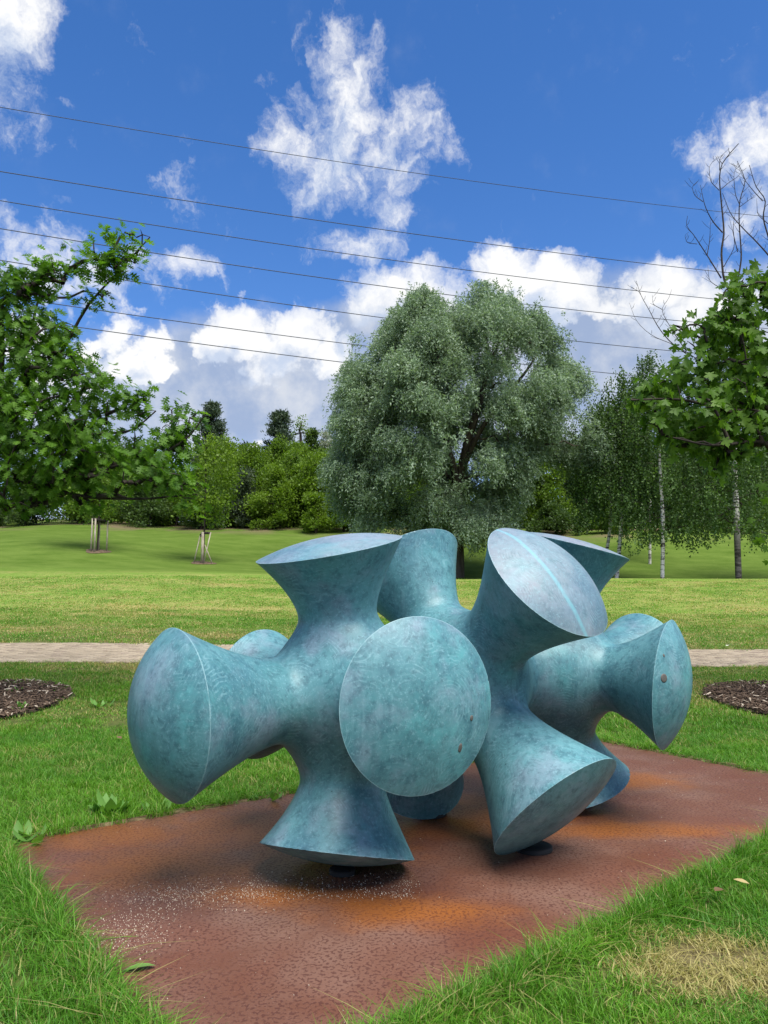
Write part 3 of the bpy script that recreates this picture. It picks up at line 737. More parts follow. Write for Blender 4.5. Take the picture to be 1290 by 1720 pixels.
# ------------------------------------------------------------------ birches on the right
def birch(px, ybase, top_px, top_row, rad, skirt_row, lean, label, seed, thick=.11, n=150, dark=False):
    r = np.random.default_rng(seed); b = at(px, 960, ybase); base = np.array([b[0], ybase, gz(b[0], ybase)-.05])
    root = empty('birch_tree', base, label, 'tree', 'birches beyond the right edge of the lawn')
    top = at(top_px, top_row, ybase+.4); H = top[2]-base[2]
    tr = smooth_line([base, base+(top-base)*.3+np.array([lean, 0, 0]), base+(top-base)*.65+np.array([lean*.6, .2, 0]), top], 24)
    sk = at(px, skirt_row, ybase)[2]
    zz = sk+(top[2]-sk)*r.random(n)**1.05; f = (zz-sk)/(top[2]-sk)
    prof = rad*np.clip(np.minimum(1.0, .84+.8*f)*np.sqrt(np.clip(1-f**2.2, .02, 1)), .12, 1)
    a = r.random(n)*2*pi; q = np.sqrt(.08+.92*r.random(n)); ax = np.stack([np.interp(zz, tr[:, 2], tr[:, i]) for i in (0, 1)], -1)
    tips = np.c_[ax[:, 0]+np.cos(a)*q*prof, ax[:, 1]+np.sin(a)*q*prof, zz+.4]
    t1, l1 = grow(tr, tips, thick, .010, r, .12, 5, .2, .55)
    P, Y, T_ = [], [], []
    for tp in tips:
        ct = r.normal(0, .16)
        for _ in range(8):
            st = tp+r.normal(0, .30, 3); L = r.uniform(.6, 1.8); m = int(L/.075); t = np.arange(m)/m
            hd = r.normal(0, .28, 3)
            P.append(st+hd*t[:, None]+np.array([0, 0, -1])*(L*t)[:, None]+r.normal(0, .05, (m, 3))); Y.append(r.normal(0, .7, (m, 3))+np.array([0, 0, -.8])); T_.append(np.clip(.4+ct+r.normal(0, .25, m), 0, 1))
    P = np.concatenate(P); Y = np.concatenate(Y); T_ = np.concatenate(T_)
    ok = P[:, 2] > sk-.5+.5*np.sin(P[:, 0]*2.1)
    P, Y, T_ = P[ok], Y[ok], T_[ok]; s = r.uniform(.09, .165, len(P))
    V, F, at_ = place(QUAD, P, r.normal(size=(len(P), 3)), Y, s, T_, s*.8)
    link('trunk', mesh('birch_trunk', *t1, M_birchold if thick > .16 else M_birch, True), root)
    link('limbs', mesh('birch_limbs', *l1, M_bark, True), root)
    link('crown', mesh('birch_crown', V, F, M_birchleaf, attrs=at_), root)
M_birchleaf = leaf_mat('birch_leaf', (.034, .078, .018), (.115, .190, .048), .32, cc=(.064, .125, .03))
birch(1112, 43.0, 1105, 640, 2.7, 905, .1, 'slender white birch with a low hanging skirt of leaves, third birch from the willow', 21)
birch(1240, 42.0, 1236, 560, 3.4, 900, -.1, 'thickest dark footed birch at the right end of the birch row', 22, .17, 190)
birch(1035, 45.5, 1048, 640, 2.3, 880, .15, 'straight white birch right behind the raised sculpture arm', 23, 0.12, 119)
birch(1008, 46.5, 1022, 660, 2.4, 880, .45, 'crooked birch with curved white stems next to the willow', 24, 0.10, 119)
birch(1092, 54.0, 1092, 600, 2.2, 830, .0, 'tall narrow birch whose drooping tip rises above the others', 25, 0.10, 102)
birch(1330, 46.0, 1325, 590, 3.4, 900, .0, 'birch partly cut off by the right edge of the view', 26, 0.14, 153)

# ------------------------------------------------------------------ shrubs and trees along the top of the slope
def bush(name, label, px0, px1, top_row, y, mat, seed, leaf=.26, dens=1.15, kind='round', base_row=None, group=None, cat='shrub', trunk=.14, depth=.8):
    r = np.random.default_rng(seed); pc = (px0+px1)/2; c = at(pc, 880, y); x = c[0]; zb = gz(x, y)
    w = (at(px1, 880, y)[0]-at(px0, 880, y)[0])/2; top = at(pc, top_row, y)[2]; h = top-zb
    low = zb-.1 if base_row is None else at(pc, base_row, y)[2]
    root = empty(name, (x, y, zb), label, cat, group)
    lob = []
    nl = int(np.clip(18*dens+w*4.5, 12, 60))
    for i in range(nl):
        a = r.random()*2*pi; q = np.sqrt(r.random()); zf = r.random()
        if kind == 'round': rr = np.sqrt(np.clip(1-(zf*1.02)**2.4, .04, 1)); 
        elif kind == 'cone': rr = np.clip(1-zf, .06, 1)*1.05
        else: rr = np.sqrt(np.clip(1-(2*zf-1)**2, .05, 1))
        px_, py_ = cos(a)*q*w*rr*.84, sin(a)*q*w*depth*rr*.84
        lr = (.15+.28*r.random()**1.5)*min(w, h*.7)*(1-.45*zf if kind == 'cone' else 1)
        lob.append((np.array([x+px_, y+py_, low+(top-low-lr*.7)*zf+lr*.25]), lr))
    n_each = int(520*dens); P, Y, T_ = [], [], []
    for c_, lr in lob:
        m = int(n_each*np.clip((lr/1.1)**2, .30, 2.4)*(.26/leaf)**1.3); d = sphere_dirs(m, r); d[:, 2] = d[:, 2]*.85+.12
        ct = r.normal(0, .13); rr = lr*(.45+.95*r.random(m)**.9)*(1+.22*np.sin(d[:, 0]*7+c_[0])*np.sin(d[:, 1]*6+d[:, 2]*7))
        P.append(c_+d*rr[:, None]); Y.append(d*.9+r.normal(0, .55, (m, 3))+np.array([0, 0, .25 if kind != 'weep' else -.9])); T_.append(np.clip(.45+ct+r.normal(0, .22, m), 0, 1))
    P = np.concatenate(P); Y = np.concatenate(Y); T_ = np.concatenate(T_)
    ok = P[:, 2] > ground(P[:, 0], P[:, 1])+.05; P, Y, T_ = P[ok], Y[ok], T_[ok]; s = leaf*.86*r.uniform(.6, 1.35, len(P))
    V, F, a_ = place(QUAD, P, r.normal(size=(len(P), 3)), Y, s, T_, s*.75)
    link('crown', mesh(name+'_crown', V, F, mat, attrs=a_), root)
    tr = smooth_line([(x, y, zb-.1), (x+.1*w, y, zb+h*.35), (x-.05*w, y, zb+h*.85)], 8)
    t1, l1 = grow(tr, np.array([l[0] for l in lob]), trunk*(1 if cat == 'shrub' else 1.4), .02, r, .12, 3, .4)
    link('trunk', mesh(name+'_trunk', *t1, M_bark, True), root); link('limbs', mesh(name+'_limbs', *l1, M_bark, True), root)
def conifer(label, px, top_row, half_px, y, seed, base_row=880, mat=None, sparse=1.0):
    r = np.random.default_rng(seed); c = at(px, 880, y); x = c[0]; zb = gz(x, y); top = at(px, top_row, y)[2]; H = top-zb; w = half_px/FPX*y
    root = empty('pine_tree', (x, y, zb), label, 'tree', 'pines rising over the shrubs')
    tr = smooth_line([(x, y, zb-.1), (x+.1, y, zb+H*.5), (x, y, top-.2)], 14); P, Y, T_, tips = [], [], [], []
    nw = int(H/.62)
    for i in range(nw):
        f = i/nw; z = zb+H*(.18+.82*f); L = w*np.clip((1-f)**.6*1.05, .16, 1)*r.uniform(.6, 1.15)
        for b in range(int(r.integers(3, 6)*sparse)+1):
            a = r.random()*2*pi; d = np.array([cos(a), sin(a), r.uniform(.05, .45)]); tip = np.array([x, y, z])+d*L; tips.append(tip); ct = r.normal(0, .15)
            for q in np.linspace(.35, 1, 6):
                m = 26; cc = np.array([x, y, z])+d*L*q+np.array([0, 0, .10*L*q]); P.append(cc+r.normal(0, .20, (m, 3))*np.array([1.2, 1.2, .7])); Y.append(unit(d)*.6+r.normal(0, .7, (m, 3))+np.array([0, 0, .5])); T_.append(np.clip(.4+ct+r.normal(0, .2, m), 0, 1))
    P = np.concatenate(P); s = r.uniform(.26, .42, len(P))
    V, F, a_ = place(QUAD, P, r.normal(size=(len(P), 3)), np.concatenate(Y), s, np.concatenate(T_), s*.3)
    t1, l1 = grow(tr, np.array(tips), .2, .015, r, .06, 3, .3)
    link('trunk', mesh('pine_trunk', *t1, M_bark, True), root); link('limbs', mesh('pine_limbs', *l1, M_bark, True), root); link('crown', mesh('pine_crown', V, F, mat or M_pine, attrs=a_), root)
M_pine = leaf_mat('pine_needle', (.034, .060, .036), (.098, .138, .082), .15, cc=(.064, .096, .062))
M_lime = leaf_mat('bright_shrub_leaf', (.080, .150, .012), (.180, .275, .030), .38, cc=(.13, .22, .02))
M_mid = leaf_mat('mid_green_leaf', (.072, .140, .014), (.165, .260, .032), .38, cc=(.12, .20, .024))
M_dark = leaf_mat('dark_green_leaf', (.034, .070, .016), (.085, .140, .034), .3, cc=(.056, .100, .024))
M_grey = leaf_mat('grey_green_leaf', (.042, .066, .034), (.100, .135, .074), .25, cc=(.07, .096, .052))
M_silver = leaf_mat('silver_leaf', (.20, .235, .19), (.42, .45, .38), .2, cc=(.3, .34, .28))
GS = 'shrubs along the top of the slope'
bush('shrub', 'rounded bright green shrub directly left of the willow, largest of its thicket', 478, 575, 768, 67, M_lime, 31, .24, 1.2, group=GS)
bush('shrub', 'bright green shrub with a low skirt beside the dark gap, under the pine', 418, 505, 782, 66, M_lime, 32, .23, 1.1, group=GS)
bush('shrub', 'low leafy green shrub at the foot of the willow edge', 545, 610, 808, 65, M_mid, 33, .24, 1.0, group=GS)
bush('shrub', 'small front shrub nearest the grass under the bright thicket', 500, 560, 830, 64, M_lime, 34, .2, 1.0, group=GS)
bush('shrub', 'dark grey green bush between the lime young tree and the bright thicket', 378, 440, 790, 67, M_grey, 35, .2, 1.4, group=GS)
bush('shrub', 'dark rounded bush showing under the young staked tree', 290, 385, 790, 66, M_dark, 36, .24, 1.1, group=GS)
bush('shrub', 'dark bush behind the lower oak leaves, between both staked trees', 200, 300, 775, 67, M_dark, 37, .24, 1.1, group=GS)
bush('shrub', 'dense dark bush behind the left staked tree', 95, 205, 760, 68, M_mid, 38, .26, 1.1, group=GS)
bush('shrub', 'dense dark bush at the left edge behind the oak', -20, 105, 770, 67, M_dark, 39, .26, 1.1, group=GS)
bush('shrub', 'outlying dark bush beyond the left edge', -150, -10, 760, 68, M_dark, 40, .28, 1.0, group=GS)
for a_, b_, t_, m_, l_, sd in ((395, 470, 770, M_mid, 'mid green shrub filling the gap left of the bright thicket', 141), (448, 530, 755, M_mid, 'tall mid green shrub at the back of the bright thicket', 142), (520, 590, 758, M_mid, 'mid green shrub at the back, touching the willow edge', 143), (330, 410, 800, M_mid, 'low mid green shrub right of the lime young tree', 144), (255, 335, 800, M_mid, 'low mid green shrub left of the lime young tree', 145)):
    bush('shrub', l_, a_, b_, t_, 69, m_, sd, .22, 1.1, group=GS)
bush('bushy_tree', 'yellow green tree top rising between the pine and the bright shrubs', 425, 500, 735, 74, M_mid, 41, .24, 1.0, cat='tree', group='trees behind the shrubs')
bush('bushy_tree', 'thin light green tree just right of the pine', 482, 526, 702, 79, M_mid, 42, .2, .42, 'oval', 790, cat='tree', group='trees behind the shrubs')
bush('bushy_tree', 'round very dark tree crown left of the silver one', 505, 552, 722, 80, M_dark, 43, .22, 1.2, 'oval', 800, cat='tree', group='trees behind the shrubs')
bush('bushy_tree', 'pale silver leaved tree peeping out beside the willow', 522, 572, 726, 78, M_silver, 44, .2, .8, 'oval', 800, cat='tree', group='trees behind the shrubs')
bush('bushy_tree', 'dark tree top behind the gap left of the pine', 385, 432, 745, 80, M_grey, 45, .24, .9, cat='tree', group='trees behind the shrubs')
conifer('dark pine with ragged branches above the bright shrubs', 468, 690, 42, 76, 51)
conifer('grey pine half hidden behind the upright oak twig', 350, 676, 40, 77, 52)
# the darker wood behind the birches
GW = 'wood along the top of the slope'
for i, (a_, b_, tr_, yy, mt, kd, lb) in enumerate([
    (860, 960, 735, 70, M_mid, 'round', 'leafy green tree in the gap between willow and crooked birch'),
    (930, 1030, 760, 72, M_dark, 'round', 'dark tree behind the crooked birch'),
    (1010, 1100, 700, 74, M_dark, 'round', 'tall dark tree filling the space behind the straight birch'),
    (1075, 1180, 730, 72, M_dark, 'round', 'dark broad tree behind the skirted birch'),
    (1160, 1260, 690, 74, M_dark, 'round', 'dark tree behind the maple and the thick birch'),
    (1240, 1350, 700, 72, M_dark, 'round', 'dark tree at the right edge behind the thick birch'),
    (1340, 1480, 700, 74, M_mid, 'round', 'green tree beyond the right edge'),
    (800, 880, 790, 68, M_dark, 'round', 'low dark bush behind the right flank of the willow'),
    (560, 660, 790, 70, M_dark, 'round', 'dark bush hidden behind the left flank of the willow'),
    (660, 800, 770, 71, M_mid, 'round', 'bush behind the willow trunk'),
    (440, 560, 748, 74, M_mid, 'round', 'broad green tree filling the gap behind the bright thicket'),
    (310, 450, 752, 74, M_mid, 'round', 'broad green tree behind the lime young tree'),
    (500, 610, 756, 75, M_mid, 'round', 'green tree tucked behind the left edge of the willow crown'),
    (375, 470, 758, 72, M_mid, 'round', 'green tree between lime young tree and bright thicket'),
    (120, 300, 765, 78, M_dark, 'round', 'broad dark tree far behind the oak leaves'),
    (930, 1110, 745, 84, M_dark, 'round', 'farthest dark tree behind the crooked and straight birches'),
    (1090, 1290, 740, 84, M_dark, 'round', 'farthest dark tree behind the thick birch')]):
    bush('wood_tree', lb, a_, b_, tr_, yy, mt, 60+i, .25, 1.6, kd, group=GW, cat='tree', trunk=.2)
for i, (a_, b_, tr_, mt, lb) in enumerate([(985, 1075, 855, M_mid, 'low shrub on the slope between crooked and skirted birch'), (1180, 1300, 850, M_dark, 'low dark shrub on the slope below the thick birch crown'), (880, 985, 850, M_dark, 'low dark shrub on the slope right of the willow'), (1085, 1185, 858, M_dark, 'low dark shrub on the slope behind the skirted birch')]):
    bush('shrub', lb, a_, b_, tr_, 66, mt, 80+i, .22, 1.0, group=GS)
HL = ['beyond the left edge, farthest out', 'beyond the left edge, second from the frame', 'at the left edge, behind the oak trunk', 'behind the outer oak branches', 'behind the left staked tree',
      'between both staked trees', 'behind the lime young tree', 'behind the bright thicket', 'behind the left flank of the willow', 'behind the right flank of the willow', 'behind the crooked birch', 'behind the skirted birch', 'behind the thick dark footed birch', 'beyond the right edge of the frame']
for i, px_ in enumerate(range(-260, 1560, 130)):
    bush('hedge_bush', 'low wide hedge bush on the brow '+HL[i], px_-75, px_+75, 812+9*(i % 3), 71+(i % 2), M_dark if i % 3 else M_mid, 120+i, .26, .8, group='low hedge bushes along the brow')
def bare_tree(px, top_row, y, seed):
    r = np.random.default_rng(seed); x = at(px, 880, y)[0]; zb = gz(x, y); top = at(px, top_row, y)[2]
    root = empty('bare_tree', (x, y, zb), 'thin leafless tree standing behind the oak twigs', 'tree')
    tr = smooth_line([(x, y, zb-.1), (x+.1, y, zb+(top-zb)*.5), (x, y, top)], 14); n = 60; f = .55+.45*r.random(n); a = r.random(n)*2*pi; L = 2.6*(1.25-f)
    tips = np.c_[x+np.cos(a)*L, y+np.sin(a)*L, zb+(top-zb)*f+r.random(n)*1.2]
    t1, l1 = grow(tr, tips, .12, .02, r, .1, 4, .6)
    link('trunk', mesh('bare_trunk', *t1, M_bark, True), root); link('limbs', mesh('bare_limbs', *l1, M_bark, True), root)
bare_tree(283, 690, 76, 91)

# ------------------------------------------------------------------ staked young trees
M_stake = bark_mat('weathered_stake', (.28, .235, .17), (.46, .41, .33), 14)
M_bar = bark_mat('dark_stake_rail', (.02, .017, .014), (.05, .042, .035), 14)
M_ring = bark_mat('bare_soil', (.075, .05, .03), (.15, .11, .07), 8)
def box_between(a, b, w, d):
    a, b = np.array(a, float), np.array(b, float); t = unit(b-a); s = np.cross(t, (0, 0, 1.0)); s = np.array([1., 0, 0]) if np.linalg.norm(s) < .05 else unit(s); u = np.cross(s, t)
    V = []
    for p in (a, b):
        for i, j in ((-1, -1), (1, -1), (1, 1), (-1, 1)): V.append(p+s*i*w/2+u*j*d/2)
    return np.array(V), np.array([(3, 2, 1, 0), (4, 5, 6, 7), (0, 1, 5, 4), (1, 2, 6, 5), (2, 3, 7, 6), (3, 0, 4, 7)])
def young_tree(px, row, y, mat, crown, top_row, label, seed, n=420):
    r = np.random.default_rng(seed); x = at(px, row, y)[0]; zb = gz(x, y)
    root = empty('young_tree', (x, y, zb), label, 'tree', 'staked young trees on the slope')
    top = at(px, top_row, y)[2]; tr = smooth_line([(x, y, zb-.05), (x+.05, y, zb+(top-zb)*.5), (x-.02, y, top-.2)], 14)
    C = crown_points(crown, y, 95, r, .8, .2, 1.8)
    t1, l1 = grow(tr, C, .06, .008, r, .1, 4, .2)
    P = np.repeat(C, n//9, 0)+r.normal(0, .27, (len(C)*(n//9), 3)); s = r.uniform(.13, .24, len(P)); ct = np.repeat(r.normal(0, .14, len(C)), n//9)
    V, F, a = place(QUAD, P, r.normal(size=(len(P), 3)), r.normal(0, .7, (len(P), 3))+np.array([0, 0, -.3]), s, np.clip(.5+ct+r.normal(0, .2, len(P)), 0, 1), s*.7)
    link('trunk', mesh('young_trunk', *t1, M_bark, True), root); link('limbs', mesh('young_limbs', *l1, M_bark, True), root); link('crown', mesh('young_crown', V, F, mat, attrs=a), root)
    # ring of bare soil
    t = np.linspace(0, 2*pi, 33)[:-1]; rr = .78+.10*np.sin(3*t+seed); ringx, ringy = x+np.cos(t)*rr, y+np.sin(t)*rr
    V = np.concatenate([np.c_[ringx, ringy, ground(ringx, ringy)+.012], [[x, y, zb+.05]]]); k = np.arange(32)
    tag(link('soil_ring', mesh('soil_ring', V, np.stack([k, (k+1) % 32, np.full(32, 32)], -1), M_ring, True)), kind='structure')
    return x, y, zb
def stakes(px, row, y, posts, rails, label):
    """posts: (dx, dy, lean dx, height); rails join post tops"""
    x = at(px, row, y)[0]; zb = gz(x, y); root = empty('tree_stakes', (x, y, zb), label, 'tree stake', 'stake frames round the young trees'); tops = []
    for dx, dy, ddx, h, w in posts:
        a = np.array([x+dx, y+dy, gz(x+dx, y+dy)-.1]); b = np.array([x+dx+ddx, y+dy, zb+h]); tops.append(b)
        link('post', mesh('post', *box_between(a, b, w, w), M_stake), root)
    for i, j in rails: link('rail', mesh('rail', *box_between(tops[i]+(0, 0, -.05), tops[j]+(0, 0, -.05), .05, .16), M_bar), root)
young_tree(163, 935, 50, M_mid, [(120, 872), (95, 820), (110, 740), (150, 700), (185, 715), (215, 780), (215, 850), (190, 872)], 700, 'young staked tree with three upright posts, its crown behind the oak', 101)
young_tree(341, 943, 49, M_lime, [(312, 872), (298, 830), (290, 790), (310, 750), (345, 735), (385, 742), (402, 780), (395, 830), (380, 868), (345, 878)], 735, 'young lime green staked tree between oak and dark bush', 102)
stakes(163, 935, 50, [(-.28, -.35, .02, 2.12, .085), (-.02, -.45, 0, 2.10, .09), (.52, .25, .0, 2.02, .075), (-.1, .5, 0, 2.02, .08)], [(0, 1), (1, 2), (2, 3), (3, 0)], 'straight three post stake frame round the left young tree')
stakes(341, 943, 49, [(-.55, -.2, .38, 1.75, .06), (.02, -.3, .0, 1.95, .15), (.66, -.1, -.55, 1.15, .055), (.12, -.42, .42, 1.92, .06)], [(0, 1), (1, 3)], 'crooked stake frame with crossed poles under the lime green tree')

# ------------------------------------------------------------------ oak at the left, maple at the right: every near leaf is a leaf
def lobed(core, lobes):
    """flat lobed leaf: core ring (right half, bottom to top) and lobe triangles; mirrored; gently folded along the midrib"""
    V, F = [], []
    def v(x, y): V.append((x, y, .22*abs(x)-.12*y*y)); return len(V)-1
    mids = [v(0, y) for _, y in core]
    for sgn in (1, -1):
        cs = [v(sgn*x, y) for x, y in core]
        for i in range(len(core)-1):
            q = (mids[i], cs[i], cs[i+1], mids[i+1]); q = q if sgn > 0 else q[::-1]; F += [(q[0], q[1], q[2]), (q[0], q[2], q[3])]
        for a, b, tips in lobes:
            ids = [cs[a]]+[v(sgn*x, y) for x, y in tips]+[cs[b]]
            for i in range(1, len(ids)-1):
                f = (ids[0], ids[i], ids[i+1]); F.append(f if sgn > 0 else f[::-1])
    return np.array(V, float), np.array(F)
OAK = lobed([(.012, 0), (.03, .14), (.045, .30), (.05, .50), (.05, .70), (.03, .88), (0, 1.0)],
            [(1, 2, [(.10, .12), (.22, .17), (.14, .24)]), (2, 3, [(.20, .33), (.42, .42), (.27, .44), (.24, .56), (.14, .46)]), (3, 4, [(.20, .56), (.46, .72), (.26, .69), (.28, .84), (.13, .69)]), (4, 5, [(.13, .80), (.26, .96), (.10, .88)])])
MAPLE = lobed([(.012, 0), (.09, .10), (.15, .24), (.17, .40), (.13, .58), (.05, .84), (0, 1.0)],
              [(1, 2, [(.34, .06), (.38, .14), (.30, .22)]), (2, 4, [(.44, .40), (.60, .58), (.46, .60), (.38, .68), (.25, .60)]), (4, 5, [(.22, .66), (.16, .80)])])
def lobed_tree(name, label, base, trunk, tips, extra_limbs, leaf, leaf_name, size, per, droop, mats, seed, r0, vis, near, extra_tips=None):
    r = np.random.default_rng(seed); root = empty(name, base, label, 'tree')
    allt = tips if extra_tips is None else np.concatenate([tips, extra_tips])
    limb_pts = np.concatenate([smooth_line(l, 8) for l in extra_limbs]) if extra_limbs else np.zeros((0, 3))
    t1, l1 = grow(np.array(trunk), np.concatenate([limb_pts, allt]), r0, .0045, r, .14, 5, .5, .42)
    link('trunk', mesh(name+'_trunk', *t1, M_bark, True), root); link('limbs', mesh(name+'_limbs', *l1, M_bark, True), root)
    for l in extra_limbs:
        n = 16; link('branch', mesh(name+'_branch', *tube(smooth_line(l, n), np.linspace(.034, .009, n), 6), M_bark, True), root)
    cen = np.array(trunk)[-1]; P, Y, X, SZ = [], [], [], []
    for t in allt:
        o = unit(t-cen-np.array([0, 0, .5])); m = int(per*r.uniform(.7, 1.3)); a = r.random(m)*2*pi
        st = t-o*(r.random(m)*.42)[:, None]+r.normal(0, .075, (m, 3))
        d = o*.55+np.stack([np.cos(a), np.sin(a), r.normal(0, .35, m)], -1)*.75+np.array([0, 0, -droop])
        up_ = np.array([0, 0, 1.0])+r.normal(0, .45, (m, 3)); d = unit(d)
        P.append(st+d*.05); Y.append(d); X.append(np.cross(d, up_)); SZ.append(size*r.uniform(.65, 1.2, m))
    P = np.concatenate(P); Y = np.concatenate(Y); X = np.concatenate(X); s = np.concatenate(SZ)
    keep = np.ones(len(P), bool)
    in_view = vis(P); rank = np.argsort(np.where(in_view, near(P)/s, 1e6))[:300]; keep[rank] = False
    V, F, a = place(leaf, P[keep], X[keep], Y[keep], s[keep], np.clip(r.normal(.5, .25, keep.sum()), 0, 1))
    f = link('foliage', mesh(name+'_foliage', V, F, mats[0], attrs=a), root); f['kind'] = 'stuff'
    me = mesh(leaf_name, leaf[0], leaf[1], mats[1]); from mathutils import Matrix
    for i in rank:
        y_ = unit(Y[i]); x_ = unit(X[i]-y_*(X[i]@y_)); z_ = np.cross(x_, y_); M = np.eye(4); M[:3, 0], M[:3, 1], M[:3, 2] = x_*s[i], y_*s[i], z_*s[i]; M[:3, 3] = P[i]-np.array(base)
        o = link('leaf', me, root); o.matrix_parent_inverse.identity(); o.matrix_basis = Matrix(M.tolist())
def in_frame(P):
    d = P-np.array([0, 0, CAMZ]); z = d[:, 1]*cos(PITCH)+d[:, 2]*sin(PITCH); return np.abs(d[:, 0]/z) < .49
M_oakleaf = leaf_mat('oak_leaf', (.046, .118, .012), (.120, .240, .026), .50, cc=(.080, .178, .018), rough=.5, spec=.2)
M_oakleaf1 = leaf_mat('oak_leaf_single', (.046, .118, .012), (.130, .255, .028), .50, True, cc=(.080, .178, .018), rough=.5, spec=.2)
M_mapleleaf = leaf_mat('maple_leaf', (.050, .118, .013), (.130, .245, .030), .52, cc=(.086, .180, .020), rough=.5, spec=.2)
M_mapleleaf1 = leaf_mat('maple_leaf_single', (.050, .118, .013), (.150, .265, .034), .52, True, cc=(.086, .180, .020), rough=.5, spec=.2)
def oak():
    r = np.random.default_rng(201); x, y = RINGS[0][:2]; b = np.array([x, y, gz(x, y)-.02])
    q = lambda px, row, dy=0: at(px, row, y+dy)
    polys = [([(-40, 880), (-40, 700), (0, 640), (70, 600), (140, 575), (200, 615), (215, 665), (205, 720), (240, 740), (300, 735), (318, 770), (345, 790), (378, 800), (372, 835), (335, 885), (310, 872), (270, 840), (235, 850), (190, 872), (120, 862), (60, 878), (20, 885)], 240, .55),
             ([(-40, 640), (-40, 470), (30, 425), (60, 415), (75, 450), (95, 420), (135, 410), (150, 430), (140, 470), (120, 520), (160, 560), (140, 620), (60, 640)], 74, .5),
             ([(128, 430), (150, 375), (178, 362), (205, 385), (238, 370), (278, 385), (268, 440), (255, 475), (225, 525), (175, 540), (155, 505), (185, 470), (150, 455)], 25, .4),
             ([(205, 690), (222, 660), (262, 655), (280, 675), (275, 715), (255, 735), (225, 740)], 12, .3),
             ([(285, 760), (300, 735), (305, 700), (335, 680), (370, 685), (378, 720), (350, 745), (340, 800), (300, 800)], 15, .3)]
    tips = np.concatenate([crown_points(p, y, n, r, th, .0, 1.6, .13)+np.array([0, -.2, 0]) for p, n, th in polys])
    ex = b+np.array([-1.8, .2, 3.6])+r.normal(0, 1, (70, 3))*np.array([1.0, 1.1, 1.1]); ex = ex[ex[:, 0] < b[0]-.1]
    trunk = smooth_line([b, b+np.array([.02, 0, 1.2]), b+np.array([-.02, .05, 2.4]), b+np.array([.05, 0, 4.2]), b+np.array([0, 0, 5.2])], 16)
    limbs = [[q(-30, 800), q(60, 812, 0.00), q(150, 835, -0.16), q(230, 838, -0.24), q(330, 830, -0.16)],
             [q(-30, 760), q(25, 700, 0.08), q(70, 650, 0.00), q(110, 580, 0.00), q(150, 510, -0.08), q(205, 450, -0.08), q(252, 398, -0.08)],
             [q(-30, 735), q(60, 740, -0.08), q(140, 730, -0.16), q(215, 725, -0.16), q(262, 690, -0.16)],
             [q(-20, 690), q(40, 600, .2), q(60, 520, .3), q(85, 440, .2)],
             [q(60, 812, 0.00), q(160, 790, -0.24), q(250, 770, -0.32), q(320, 730, -0.24), q(345, 695, -0.24)]]
    lobed_tree('oak_tree', 'spreading oak with pointed lobed leaves reaching in from the left edge', b, trunk, tips, limbs, OAK, 'oak_leaf', .148, 13, .25, (M_oakleaf, M_oakleaf1), 202, .11, in_frame, lambda P: P[:, 1], ex)
oak()
